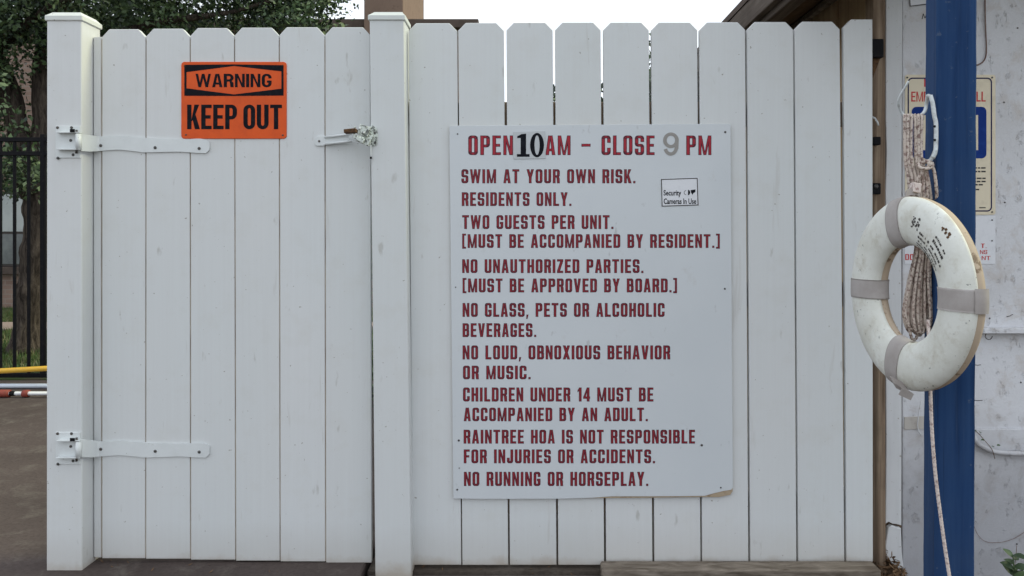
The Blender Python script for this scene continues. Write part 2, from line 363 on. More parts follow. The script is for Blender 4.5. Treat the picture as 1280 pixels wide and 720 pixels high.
# ---------------------------------------------------------------- lettering
def convexclip(polys): return polys
def union(polys):
    "union of convex polygons as non-overlapping trapezoids"
    polys = [p for p in polys if abs(area(p)) > 1e-12]
    ys = set()
    E = []
    for k, p in enumerate(polys):
        for i in range(len(p)):
            a, b = p[i-1], p[i]; ys.add(round(b[1], 7))
            if abs(a[1]-b[1]) > 1e-9: E.append((a, b, k))
    for i in range(len(E)):
        for j in range(i+1, len(E)):
            if E[i][2] == E[j][2]: continue
            (x1, y1), (x2, y2) = E[i][:2]; (x3, y3), (x4, y4) = E[j][:2]
            dd = (x2-x1)*(y4-y3)-(y2-y1)*(x4-x3)
            if abs(dd) < 1e-12: continue
            t = ((x3-x1)*(y4-y3)-(y3-y1)*(x4-x3))/dd; u = ((x3-x1)*(y2-y1)-(y3-y1)*(x2-x1))/dd
            if 0 < t < 1 and 0 < u < 1: ys.add(round(y1+t*(y2-y1), 7))
    ys = sorted(ys); R = []
    def span(p, y):
        xs = []
        for i in range(len(p)):
            a, b = p[i-1], p[i]
            if (a[1]-y)*(b[1]-y) < 0: xs.append(a[0]+(b[0]-a[0])*(y-a[1])/(b[1]-a[1]))
        return (min(xs), max(xs)) if len(xs) >= 2 else None
    for y0, y1 in zip(ys, ys[1:]):
        if y1-y0 < 1e-6: continue
        e = (y1-y0)*1e-3; L = []
        for p in polys:
            m = span(p, (y0+y1)/2)
            if not m: continue
            lo = span(p, y0+e); hi = span(p, y1-e)
            if lo and hi: L.append((m[0], m[1], lo, hi))
        L.sort(key=lambda q: q[0]); cur = None
        for m0, m1, lo, hi in L:
            if cur and m0 <= cur[1]+1e-7:
                if m1 > cur[1]: cur[1] = m1; cur[2] = (cur[2][0], lo[1]); cur[3] = (cur[3][0], hi[1])
            else:
                if cur: R.append(cur+[y0, y1])
                cur = [m0, m1, lo, hi]
        if cur: R.append(cur+[y0, y1])
    return [[(lo[0], a), (lo[1], a), (hi[1], b), (hi[0], b)] for m0, m1, lo, hi, a, b in R]
def Rc(x0, y0, x1, y1): return [(x0, y0), (x1, y0), (x1, y1), (x0, y1)]
def arc(cx, cy, rxo, ryo, rxi, ryi, a0, a1, n=4):
    R = []
    for i in range(n):
        a, b = rad(a0+(a1-a0)*i/n), rad(a0+(a1-a0)*(i+1)/n)
        q = [(cx+rxi*math.cos(a), cy+ryi*math.sin(a)), (cx+rxo*math.cos(a), cy+ryo*math.sin(a)), (cx+rxo*math.cos(b), cy+ryo*math.sin(b)), (cx+rxi*math.cos(b), cy+ryi*math.sin(b))]
        R.append(q)
    return R
def glyph(ch, w=.47, s=.175, h=.135, r=.15, rn=4):
    "block capital on a unit cap height; returns (convex polygons, advance width)"
    ri = max(r-min(s, h), .012)
    def ring(x0, y0, x1, y1, cor='abcd', sides='LRTB'):
        Q = []
        for c, (cx, cy, a0) in zip('abcd', ((x0+r, y1-r, 90), (x1-r, y1-r, 0), (x1-r, y0+r, 270), (x0+r, y0+r, 180))):
            if c in cor: Q += arc(cx, cy, r, r, max(r-s, .004), max(r-h, .004), a0, a0+90, rn)
            elif c.upper() in cor:
                Q.append(Rc(min(cx, x0 if c in 'ad' else x1), min(cy, y1 if c in 'ab' else y0), max(cx, x0 if c in 'ad' else x1), max(cy, y1 if c in 'ab' else y0)))
        if 'L' in sides: Q.append(Rc(x0, y0+r, x0+s, y1-r))
        if 'R' in sides: Q.append(Rc(x1-s, y0+r, x1, y1-r))
        if 'T' in sides: Q.append(Rc(x0+r, y1-h, x1-r, y1))
        if 'B' in sides: Q.append(Rc(x0+r, y0, x1-r, y0+h))
        return Q
    def sq(x0, y0, x1, y1): return Rc(x0, y0, x1, y1)
    def dia(x0, y0, x1, y1, t):   # slanted bar, t = horizontal thickness
        return [(x0, y0), (x0+t, y0), (x1+t, y1), (x1, y1)] if y1 > y0 else [(x0+t, y0), (x0, y0), (x1, y1), (x1+t, y1)]
    c = ch
    if c == 'O' or c == '0': return ring(0, 0, w, 1), w
    if c == 'C': return ring(0, 0, w, 1, 'abcd', 'LTB')+[sq(w-s, .64, w, 1-r), sq(w-s, r, w, .36)], w
    if c == 'G': return ring(0, 0, w, 1, 'abcd', 'LTB')+[sq(w-s, .66, w, 1-r), sq(w-s, r, w, .5), sq(w*.52, .5-h, w-s*.9, .5)], w
    if c == 'U': return ring(0, 0, w, 1, 'cd', 'B')+[sq(0, r, s, 1), sq(w-s, r, w, 1)], w
    if c == 'J': return ring(0, 0, w*.9, 1, 'cd', 'B')+[sq(w*.9-s, r, w*.9, 1), sq(0, r, s, .38)], w*.9
    if c == 'D': return [sq(0, 0, s, 1)]+ring(0, 0, w, 1, 'bc', 'R')+[sq(s, 1-h, w-r, 1), sq(s, 0, w-r, h)], w
    if c == 'I': return [sq(0, 0, s, 1)], s
    if c == 'L': return [sq(0, 0, s, 1), sq(s, 0, w*.86, h)], w*.86
    if c == 'T': return [sq(w/2-s/2, 0, w/2+s/2, 1-h), sq(0, 1-h, w, 1)], w
    if c == 'E': return [sq(0, 0, s, 1), sq(s, 0, w*.88, h), sq(s, 1-h, w*.88, 1), sq(s, .5-h/2, w*.8, .5+h/2)], w*.88
    if c == 'F': return [sq(0, 0, s, 1), sq(s, 1-h, w*.86, 1), sq(s, .5-h/2, w*.78, .5+h/2)], w*.86
    if c == 'H': return [sq(0, 0, s, 1), sq(w-s, 0, w, 1), sq(s, .5-h/2, w-s, .5+h/2)], w
    if c == 'P': return [sq(0, 0, s, 1)]+ring(0, .4, w, 1, 'bc', 'R')+[sq(s, 1-h, w-r, 1), sq(s, .4, w-r, .4+h)], w
    if c == 'R': return [sq(0, 0, s, 1)]+ring(0, .42, w, 1, 'bc', 'R')+[sq(s, 1-h, w-r, 1), sq(s, .42, w-r, .42+h), [(w-s, 0), (w, 0), (w*.98, .34), (w-r*.6, .5), (w-s*1.25, .43)]], w
    if c == 'B':
        return [sq(0, 0, s, 1)]+ring(0, .44, w*.97, 1, 'bc', 'R')+ring(0, 0, w, .44+h, 'bc', 'R')+[sq(s, 1-h, w-r, 1), sq(s, .44, w-r, .44+h), sq(s, 0, w-r, h)], w
    if c == 'S':
        m = .5
        return ring(0, m-h/2, w, 1, 'abd', 'LT')+ring(0, 0, w, m+h/2, 'bcd', 'RB')+[sq(r, m-h/2, w-r, m+h/2), sq(w-s, .68, w, 1-r), sq(0, r, s, .32)], w
    if c == 'A':
        W = w*1.04
        return [[(0, 0), (s*.95, 0), (W/2+s*.1, 1), (W/2-s*.62, 1)], [(W-s*.95, 0), (W, 0), (W/2+s*.62, 1), (W/2-s*.1, 1)], sq(s*.9, .2, W-s*.9, .2+h*.9)], W
    if c == 'V':
        W = w*1.04
        return [[(0, 1), (W/2-s*.55, 0), (W/2+s*.2, 0), (s, 1)], [(W-s, 1), (W/2-s*.2, 0), (W/2+s*.55, 0), (W, 1)]], W
    if c == 'N': return [sq(0, 0, s*.85, 1), sq(w-s*.85, 0, w, 1), [(s*.3, 1), (w-s*.95, 0), (w-s*.3, 0), (s*.95, 1)]], w
    if c == 'M':
        W = w*1.36; q = s*.82
        return [sq(0, 0, q, 1), sq(W-q, 0, W, 1), [(q*.4, 1), (W/2-q*.45, .0), (W/2+q*.2, .0), (q*1.15, 1)], [(W-q*1.15, 1), (W/2-q*.2, 0), (W/2+q*.45, 0), (W-q*.4, 1)]], W
    if c == 'W':
        W = w*1.56; q = s*.82; a = W*.27
        return [[(0, 1), (a-q*.5, 0), (a+q*.4, 0), (q, 1)], [(W/2-q*.5, 1), (a-q*.4, 0), (a+q*.5, 0), (W/2+q*.4, 1)],
                [(W/2-q*.4, 1), (W-a-q*.5, 0), (W-a+q*.4, 0), (W/2+q*.5, 1)], [(W-q, 1), (W-a-q*.4, 0), (W-a+q*.5, 0), (W, 1)]], W
    if c == 'Y':
        W = w*1.04
        return [sq(W/2-s/2, 0, W/2+s/2, .45), [(0, 1), (W/2-s/2, .40), (W/2+s*.3, .45), (s, 1)], [(W-s, 1), (W/2-s*.3, .45), (W/2+s/2, .40), (W, 1)]], W
    if c == 'X':
        W = w*1.02
        return [[(0, 0), (s, 0), (W, 1), (W-s, 1)], [(W-s, 0), (W, 0), (s, 1), (0, 1)]], W
    if c == 'K': return [sq(0, 0, s, 1), [(s*.9, .30), (s*1.5, .42), (w*1.02, 1), (w*1.02-s*1.1, 1)], [(w*1.08-s*1.15, 0), (w*1.08, 0), (s*1.9, .62), (s*1.1, .50)]], w*1.06
    if c == 'Z': return [sq(0, 1-h, w*.9, 1), sq(0, 0, w*.9, h), [(0, h*.9), (s*1.1, h*.9), (w*.9, 1-h*.9), (w*.9-s*1.1, 1-h*.9)]], w*.9
    if c == '1': return [sq(w*.22, 0, w*.22+s, 1), [(0, .80), (0, .68), (w*.24, .80), (w*.24, 1)]], w*.22+s
    if c == '4': return [sq(w-s*1.25, 0, w-s*.25, 1), sq(0, .2, w, .2+h), [(0, .3), (s*.85, .3), (w-s*.9, 1), (w-s*1.25, 1)]], w
    if c == '9': return ring(0, .38, w, 1, 'abcd', 'LTB')+ring(0, 0, w, 1, 'cd', 'B')+[sq(w-s, r, w, 1-r), sq(0, r, s, .3)], w
    if c == '.': return [sq(.01, 0, .01+s*.75, h)], s*.8
    if c == ',': return [[(0, -.15), (s*.35, -.15), (s*.8, .02), (s*.8, h), (s*.08, h), (s*.08, 0), (s*.3, 0)][0:2]+[(s*.8, h), (s*.08, h)]], s*.8
    if c == '[': return [sq(0, -.06, s*.75, 1.04), sq(s*.7, -.06, s*1.5, h*.8-.06), sq(s*.7, 1.04-h*.8, s*1.5, 1.04)], s*1.5
    if c == ']': return [sq(s*.75, -.06, s*1.5, 1.04), sq(0, -.06, s*.8, h*.8-.06), sq(0, 1.04-h*.8, s*.8, 1.04)], s*1.5
    if c == '-': return [sq(0, .44, w*.7, .57)], w*.7
    return [], w*.5
def layout(text, sp=.12, wsp=.30, **k):
    x = 0; out = []
    for ch in text:
        if ch == ' ': x += wsp; continue
        g, a = glyph(ch, **k); out.append([[(p[0]+x, p[1]) for p in poly] for poly in g]); x += a+sp
    return out, x-sp
def text_px(name, text, px0, px1, ytop, ybase, Y, m, parent, lift=.0006, grow=0, lift_fn=None, **k):
    "text cut as thin vinyl lying on the plane Y; extents measured on the photo at that plane"
    glyphs, W = layout(text, **k)
    sx = (px1-px0)/W; sy = ybase-ytop; V, Fc = [], []
    for polys in glyphs:
        pp = [[(px0+p[0]*sx, -(ybase-p[1]*sy)) for p in poly] for poly in polys]
        pp = [q if area(q) > 0 else q[::-1] for q in pp]
        if grow: pp = [offset_poly(q, grow) for q in pp]
        for q in union(pp):
            k0 = len(V)
            for a, b in q: V.append((X(a, Y), Y-lift, Z(-b, Y)))
            Fc.append([k0, k0+1, k0+2, k0+3])
    return mesh(name, V, Fc, m, parent)
def polys_px(name, polys, Y, m, parent, lift=.0006):
    "polygons given in photo pixels, united, lying on the plane Y"
    pp = [[(a, -b) for a, b in q] for q in polys]; pp = [q if area(q) > 0 else q[::-1] for q in pp]
    V, Fc = [], []
    for q in union(pp):
        k0 = len(V)
        for a, b in q: V.append((X(a, Y), Y-lift, Z(-b, Y)))
        Fc.append([k0, k0+1, k0+2, k0+3])
    return mesh(name, V, Fc, m, parent)
def font_px(name, text, px0, px1, ytop, ybase, Y, m, parent, lift=.0006, fat=.0):
    cu = bpy.data.curves.new(name, 'FONT'); cu.body = text; cu.resolution_u = 3; cu.offset = fat
    o = bpy.data.objects.new(name, cu); COL.objects.link(o); bpy.context.view_layer.update()
    dg = bpy.context.evaluated_depsgraph_get(); me = bpy.data.meshes.new_from_object(o.evaluated_get(dg))
    bpy.data.objects.remove(o)
    xs = [v.co.x for v in me.vertices]; a, b = min(xs), max(xs); capH = .73
    for v in me.vertices:
        px = px0+(v.co.x-a)/(b-a)*(px1-px0); py = ybase-v.co.y/capH*(ybase-ytop)
        v.co = (X(px, Y), Y-lift, Z(py, Y))
    return link(name, me, m, parent)
def rounded(x0, y0, x1, y1, r, n=4):
    R = []
    for cx, cy, a in ((x1-r, y0+r, -90), (x1-r, y1-r, 0), (x0+r, y1-r, 90), (x0+r, y0+r, 180)):
        for i in range(n+1): t = rad(a+90*i/n); R.append((cx+r*math.cos(t), cy+r*math.sin(t)))
    return R
def screw(name, px, py, Y, parent, r=.0045, m=None):
    p = P(px, py, Y); return mesh(name, *disc_data(p, r, .003), m or M_screw, parent)

# ================================================================ SETTING
YW_ = 3.15
YF, YP, YG = 2.965, 2.90, 2.969      # fence face, post face, gate face
def slab(name, x0, x1, y0, y1, z, th, m, bev=.006):
    o = box(name, x0, x1, y0, y1, z-th, z, m, None, bev); return struct(o)
struct(mesh('ground', [(-200, -60, -.3), (200, -60, -.3), (200, 400, -.3), (-200, 400, -.3)], [[0, 1, 2, 3]], M_lawn))
slab('pool_deck', -22, -.605, -8, 6.62, 0, .1, M_conc)
slab('pavement', -.593, 1.262, -8, 2.935, -.03, .07, M_conc)
slab('porch_floor', 1.266, 6, -8, YW_-.002, -.17, .07, M_conc)
slab('soil', -.593, 1.262, 2.937, 6.6, -.02, .08, M_soil, 0)
slab('lawn', -30, 12, 6.63, 12.85, .01, .1, M_lawn, 0)
slab('path', -30, 12, 9.9, 10.65, .03, .1, M_path)

# ================================================================ APARTMENT BUILDING (left background)
YB = 12.9
ap = thing('apartment_building', 'brown brick apartment building with chimney behind the tree and fence', 'building', (-5, YB, 0))
box('wall', -22, X(596, YB), YB, YB+5, -.05, 4.52, M_brick, ap, .01)
box('roof', -22.2, X(597, YB)+.02, YB-.12, YB+5.1, 4.525, 4.665, M_roofm, ap, .01)
ch = box('chimney', X(455, YB-.3), X(504, YB-.3), YB-.3, YB+2.2, 4.0, 5.9, M_stucco, ap, .01)
box('vent_pipe', X(531, YB), X(537, YB), YB+.3, YB+.38, 4.666, Z(19, YB), M_roofm, ap, .005)
for (a, b, t, bt) in ((3, 41, 243, 330), (-150, -60, 243, 330), (90, 180, 243, 330), (240, 330, 243, 330)):
    fr = box('window', X(a, YB)-.04, X(b, YB)+.04, YB-.05, YB+.02, Z(bt, YB)-.04, Z(t, YB)+.04, M_frame, ap, .005)
    mid = Z(291, YB)
    box('blind', X(a, YB), X(b, YB), YB-.062, YB-.04, mid+.02, Z(t, YB), M_blind, fr, .002)
    box('pane', X(a, YB), X(b, YB), YB-.060, YB-.04, Z(bt, YB), mid-.02, M_glass, fr, .002)
    box('sill', X(a, YB)-.1, X(b, YB)+.1, YB-.12, YB-.003, Z(bt, YB)-.16, Z(bt, YB)-.045, M_roofm, ap, .005)

# ================================================================ TREES AND SHRUBS
def leaves(name, centers, per, size, mats, parent, probs=(.4, .33, .12, .15), spread=.35, flat=.75, seed=1, kind=None):
    rng = np.random.default_rng(seed); C_ = np.repeat(np.asarray(centers, float), per, axis=0); n = len(C_)
    dv = rng.normal(size=(n, 3)); dv /= np.linalg.norm(dv, axis=1)[:, None]; rr = spread*rng.random(n)**.45
    pos = C_+dv*rr[:, None]*[1, 1, flat]
    t = rng.normal(size=(n, 3))+[0, 0, -.25]; t /= np.linalg.norm(t, axis=1)[:, None]
    q = rng.normal(size=(n, 3))+[0, -.2, .7]; s = np.cross(t, q); s /= np.linalg.norm(s, axis=1)[:, None]; nn = np.cross(s, t)
    L = size*(.6+.8*rng.random(n))[:, None]; Wd = L*.28
    v = np.stack([pos-t*L/2, pos+s*Wd+nn*L*.08, pos+t*L/2, pos-s*Wd+nn*L*.08], axis=1).reshape(-1, 3)
    me = bpy.data.meshes.new(name); me.vertices.add(4*n); me.vertices.foreach_set('co', v.ravel())
    me.loops.add(4*n); me.polygons.add(n)
    me.polygons.foreach_set('loop_start', np.arange(n)*4); me.polygons.foreach_set('loop_total', np.full(n, 4))
    me.loops.foreach_set('vertex_index', np.arange(4*n))
    cl = rng.choice(len(mats), size=len(centers), p=probs); mi = np.repeat(cl, per)
    fl = rng.random(n) < .35; mi = np.where(fl, rng.choice(len(mats), size=n, p=probs), mi)
    for m in mats: me.materials.append(m)
    me.polygons.foreach_set('material_index', mi.astype(np.int32)); me.update(calc_edges=True)
    return link(name, me, None, parent)
YT = 8.1
tr = thing('shade_tree', 'large leafy tree with leaning forked trunk behind the black fence', 'tree', (X(34, YT), YT, 0))
def limb(pts, r0, r1, parent, name='limb', n=12):
    path = resample(catmull(pts, 10), .06)
    return tube(name, path, lambda t: (r0+(r1-r0)*t)*(1+.10*math.sin(t*23)+.06*math.sin(t*51+1)+(.45*max(0, 1-t*9) if name == 'trunk' else 0)), M_bark, parent, n)
limb([P(34, 442, YT), P(36, 380, YT), P(44, 310, YT), P(46, 262, YT), P(44, 235, YT)], .135, .12, tr, 'trunk', 16)
limb([P(45, 245, YT), P(28, 185, YT), P(12, 120, YT), P(-10, 70, YT), P(-60, -20, YT+.2), P(-110, -140, YT+.5)], .13, .05, tr)
limb([P(44, 240, YT), P(52, 150, YT), P(54, 80, YT), P(70, 20, YT+.2), P(110, -60, YT+.3), P(170, -140, YT+.5)], .11, .04, tr)
limb([P(54, 90, YT), P(110, 60, YT-.1), P(190, 30, YT-.2), P(290, 15, YT-.2), P(370, -10, YT-.3)], .06, .012, tr)
limb([P(-10, 70, YT), P(60, 10, YT-.6), P(150, -20, YT-1)], .05, .015, tr)
rng = random.Random(3); cs = []
def ok(p):
    px = CX+F*p[0]/p[1]; py = CY-F*(p[2]-H)/p[1]
    return px, py
while len(cs) < 1500:       # main crown: lumps on an ellipsoid shell and inside it
    th = rng.uniform(0, 2*math.pi); cz = rng.uniform(-1, 1); k = rng.uniform(.45, 1)**.6
    sx = math.sqrt(1-cz*cz)
    p = (-4.75+2.75*k*sx*math.cos(th), 8.3+2.0*k*sx*math.sin(th), 5.0+2.25*k*cz)
    px, py = ok(p)
    if px < 60 and py > 45: continue
    cs.append(p)
while len(cs) < 1840:       # left, lower boughs hanging over the fence
    p = (rng.uniform(-7.6, -4.62), rng.uniform(7.0, 9.3), rng.uniform(2.1, 3.6))
    px, py = ok(p); hole = ((px-46)/32)**2+((py-128)/66)**2
    lim = 170+25*math.sin(px*.21)
    if py > lim or (px < 60 and py > 60 and rng.random() < .45) or (hole < 1 and rng.random() < .985): continue
    cs.append(p)
for _ in range(20):         # sprays low behind the fence
    px = rng.uniform(-20, 58); cs.append(P(px, rng.uniform(185, 238)-(px*.2), rng.uniform(7.2, 9)))
for _ in range(90):         # ragged right-hand edge against the sky
    px = rng.uniform(320, 425); cs.append(P(px, rng.uniform(-60, 38-(px-320)*.26+14), rng.uniform(7.6, 8.8)))
leaves('crown', cs, 92, .052, M_leaf, tr, (.30, .27, .17, .26), .28, .8, 5)
tr['origin_note'] = ''
del tr['origin_note']
def shrub(name, label, cx, cy, r, top, seed, n=150):
    t = thing(name, label, 'shrub', (cx, cy, 0)); rg = random.Random(seed); c = []
    while len(c) < n:
        z = rg.uniform(.2, top); k = (1-(z/top)**4)**.5
        c.append((cx+rg.uniform(-r, r)*k, cy+rg.uniform(-.5, .5)*k, z-.18))
    leaves('foliage', c, 70, .05, M_leaf, t, (.4, .2, .05, .35), .26, 1, seed)
    for i in range(4):
        a = rg.uniform(-.25, .25); tube('stem', resample(catmull([(cx+a*.3, cy, -.02), (cx+a, cy+.05, top*.4), (cx+a*2.2, cy-.05, top*.8)], 6), .08), lambda u: .022*(1-.7*u), M_bark, t, 7)
shrub('shrub', 'dark shrub glimpsed through gaps left of the rules sign top corner', -.55, 5.6, .55, 1.75, 11)
shrub('shrub', 'dark shrub glimpsed through the fence gaps above the rules sign middle', .35, 5.7, .45, 2.38, 12)
shrub('shrub', 'tallest dark shrub behind the fence next to the brown shed wall', 1.05, 5.9, .36, 2.72, 13)

# grass
def grass(n, seed=4):
    rg = np.random.default_rng(seed); x = rg.uniform(-9.5, -2.0, n); y = rg.uniform(6.7, 12.6, n)
    keep = ~((y > 9.85) & (y < 10.7)); x = x[keep]; y = y[keep]; n = len(x)
    a = rg.uniform(0, 6.28, n); hh = rg.uniform(.03, .085, n); ln = rg.normal(0, .02, (n, 2)); w_ = .005
    V = np.zeros((n, 3, 3)); V[:, 0] = np.stack([x-w_*np.cos(a), y-w_*np.sin(a), np.full(n, .008)], 1)
    V[:, 1] = np.stack([x+w_*np.cos(a), y+w_*np.sin(a), np.full(n, .008)], 1); V[:, 2] = np.stack([x+ln[:, 0], y+ln[:, 1], .01+hh], 1)
    me = bpy.data.meshes.new('grass'); me.vertices.add(3*n); me.vertices.foreach_set('co', V.ravel()); me.loops.add(3*n); me.polygons.add(n)
    me.polygons.foreach_set('loop_start', np.arange(n)*3); me.polygons.foreach_set('loop_total', np.full(n, 3)); me.loops.foreach_set('vertex_index', np.arange(3*n))
    for m in M_grass: me.materials.append(m)
    me.polygons.foreach_set('material_index', (rg.random(n) < .3).astype(np.int32)); me.update(calc_edges=True)
    o = link('grass', me); tag(o, 'short patchy lawn grass beneath the tree', 'grass', kind='stuff')
grass(60000)

# ================================================================ BLACK METAL FENCE
YM = 6.7
bf = thing('metal_fence', 'black metal picket fence at the far side of the pool deck', 'fence', (X(10, YM), YM, 0))
x1 = X(250, YM); x0 = -16
for zz in (Z(174.5, YM), Z(192, YM), Z(469, YM)):
    box('rail', x0, x1, YM-.018, YM+.018, zz-.018, zz+.018, M_dark, bf, .003)
pk = None; px_step = X(36, YM)-X(18.3, YM)
for i in range(-60, 16):
    xx = X(18.3, YM)+i*px_step
    if xx < x0 or xx > x1: continue
    if i == 2: continue
    if pk is None:
        pk = box('picket', -.0105, .0105, -.0105, .0105, .04, Z(174, YM)-.019, M_dark, bf, .002); pk.location = (xx, YM, 0)
    else:
        c = pk.copy(); COL.objects.link(c); c.location = (xx, YM, 0)
for i in (2, 22, -18, -38):
    xx = X(18.3, YM)+i*px_step
    box('post', xx-.016, xx+.022, YM-.02, YM+.02, 0, Z(168, YM), M_dark, bf, .004)

yt = thing('pool_pole', 'yellow pole lying along the foot of the black fence', 'pole', P(20, 462, 6.3))
tube('shaft', [P(-260, 478, 6.35), P(60, 460.5, 6.25), P(330, 446, 6.15)], .021, M_yellow, yt, 12)
mesh('end_cap', *tube_data([P(326, 446.5, 6.15), P(334, 446, 6.15)], .025, 12), M_dark, yt, True)
Yq = 1.21*F/(482-CY)
wp = thing('pool_pole', 'pale blue metal pole lying on the concrete, farther of two', 'pole', (X(10, Yq), Yq, 0))
tube('shaft', [(X(-240, Yq), Yq, .022), (X(150, Yq), Yq, .022)], .019, M_polew, wp, 12)
tube('grip', [(X(150, Yq), Yq, .022), (X(172, Yq), Yq, .022)], .0215, M_dark, wp, 12)
Yr = 1.2*F/(491-CY)
wr = thing('pool_pole', 'white pole with brown red clamps lying on the concrete, nearer of two', 'pole', (X(10, Yr), Yr, 0))
tube('shaft', [(X(-200, Yr), Yr, .03), (X(150, Yr), Yr, .03)], .015, M_stick, wr, 12)
for a, b, r in ((-9, 12, .029), (29, 36, .027), (120, 128, .027)): tube('clamp', [(X(a, Yr), Yr, .03), (X(b, Yr), Yr, .03)], r, M_redcap, wr, 14)
tube('collar', [(X(13, Yr), Yr, .03), (X(19, Yr), Yr, .03)], .019, M_dark, wr, 12)

# ================================================================ WHITE POSTS
def post(label, topL, topR, botL, botR, ytop, zb):
    o = thing('fence_post', label, 'fence post', (X(botL, YP), YP, 0))
    zt = Z(ytop, YP); d_ = .127
    def sk(px_t, px_b, Y): # x at top, x at bottom (leaning post keeps its pitch)
        return X(px_t, YP), X(px_b, YP)
    tl, bl = sk(topL, botL, YP); tr_, br = sk(topR, botR, YP); b = .003
    # z of measured bottom 713
    zm = Z(713, YP); k = (zb-zt)/(zm-zt)
    bl = tl+(bl-tl)*k; br = tr_+(br-tr_)*k
    V = []
    for (l, r, z) in ((bl, br, zb), (tl, tr_, zt)):
        for (xx, yy) in ((l+b, YP), (r-b, YP), (r, YP+b), (r, YP+d_-b), (r-b, YP+d_), (l+b, YP+d_), (l, YP+d_-b), (l, YP+b)): V.append((xx, yy, z))
    Fc = [[i, (i+1) % 8, 8+(i+1) % 8, 8+i] for i in range(8)]+[list(range(7, -1, -1)), list(range(8, 16))]
    mesh('shaft', V, Fc, M_vinyl, o)
    e = .0055
    cp = merge(box_data(tl-e, tr_+e, YP-e, YP+d_+e, zt-.016, zt+.004, .0025), )
    # stepped cap: skirt, sloping shoulder, flat top
    x0_, x1_, y0_, y1_ = tl-e, tr_+e, YP-e, YP+d_+e; z0_ = zt+.0045; q = .004; s_ = .022
    V = [(x0_+q, y0_+q, z0_), (x1_-q, y0_+q, z0_), (x1_-q, y1_-q, z0_), (x0_+q, y1_-q, z0_), (x0_+s_, y0_+s_*.6, z0_+.012), (x1_-s_*.6, y0_+s_*.6, z0_+.012), (x1_-s_*.6, y1_-s_, z0_+.012), (x0_+s_, y1_-s_, z0_+.012)]
    F2 = [[0, 1, 5, 4], [1, 2, 6, 5], [2, 3, 7, 6], [3, 0, 4, 7], [4, 5, 6, 7], [3, 2, 1, 0]]
    o['group'] = 'white vinyl fence posts'
    mesh('cap', *merge(cp, (V, F2)), M_cap, o)
    return o
pl = post('left white vinyl gate post carrying the two hinge brackets', 58.5, 102, 58, 102.5, 20.5, -.04)
pm = post('middle white vinyl post between gate and fence carrying the latch', 462, 505, 469, 514, 20, -.09)

def bracket(py, parent):
    "wrap-round hinge bracket on the post face; py = centre of the pin in photo pixels"
    y = YP
    pts = [(X(70, y), Z(py+19, y)), (X(101, y), Z(py+19, y)), (X(101, y), Z(py-21, y)), (X(70, y), Z(py-21, y))]
    b = prism('hinge_bracket', pts, y-.004, .0037, M_hw, parent, .001)
    for (a, c) in ((70.5, py-20), (88, py-20), (87, py-4), (71, py+18), (90, py+14)):
        mesh('screw', *disc_data(P(a+1.5, c+1, y-.004), .0052, .0032), M_screw, b)
    for dz in (-12, 9):    # two lugs holding the pin
        z0 = Z(py+dz, y); x0, x1 = X(75, y), X(104, y)
        V, Fc = box_data(x0, x1, y-.026, y-.0042, z0-.0018, z0+.0018, .0006); mesh('lug', V, Fc, M_hw, b)
    px = X(99, y)
    mesh('hinge_pin', *tube_data([(px, y-.017, Z(py-15.5, y)), (px, y-.017, Z(py+14, y))], .0042, 10), M_screw, b, True)
    mesh('pin_clip', *box_data(X(93, y), X(99, y), y-.0295, y-.0265, Z(py-12, y), Z(py-16, y), .0005), M_dark, b)
bracket(178.5, pl); bracket(561, pl)

# ================================================================ GATE
gt = thing('gate', 'closed white vinyl plank gate with dog eared board tops', 'gate', (X(290, YG), YG, 0))
def board(parent, xt0, xt1, xb0, xb1, yt_, yb_, Yf, earL=8, earR=8, earh=9.5, th=.02, name='board'):
    f = lambda px, py: (X(px, Yf), Z(py, Yf))
    pts = [f(xb0, yb_), f(xb1, yb_)]
    pts += [f(xt1, yt_+earh), f(xt1-earR, yt_+.8), f(xt1-earR-1.2, yt_)] if earR else [f(xt1, yt_)]
    pts += [f(xt0+earL+1.2, yt_), f(xt0+earL, yt_+.8), f(xt0, yt_+earh)] if earL else [f(xt0, yt_)]
    return prism(name, pts, Yf, th, M_vinyl, parent, .0016)
gx_t = [116.4, 127, 182.3, 237.6, 293, 349, 406, 463]
gx_b = [116.8, 127, 181.8, 238, 294.5, 350, 407, 465]
gy_t = [46, 36.5, 35.8, 35, 34.5, 34, 34]
gy_b = [697, 698, 698.6, 699.8, 701, 702, 703.5]
for i in range(7):
    g_ = .62
    board(gt, gx_t[i]+g_, gx_t[i+1]-g_, gx_b[i]+g_, gx_b[i+1]-g_, gy_t[i], gy_b[i], YG+(.004 if i == 0 else 0), 0 if i == 0 else 8, 0 if i == 0 else 8)
for i in range(1, 7):       # grimy tongues a few millimetres down in each joint
    a, b = gx_t[i], gx_b[i]
    pts = [(X(b-.9, YG), Z(gy_b[i]-1.5, YG)), (X(b+.9, YG), Z(gy_b[i]-1.5, YG)), (X(a+.9, YG), Z(49, YG)), (X(a-.9, YG), Z(49, YG))]
    prism('joint_strip', pts, YG+.0034, .004, M_tongue, gt, .0004)
for z in (.25, 1.04, 1.72):
    box('rail', X(118, YG), X(458, YG), YG+.024, YG+.06, z-.045, z+.045, M_vinyl, gt, .003)
box('stile', X(119, YG), X(126, YG), YG+.061, YG+.1, .06, 1.88, M_vinyl, gt, .003)
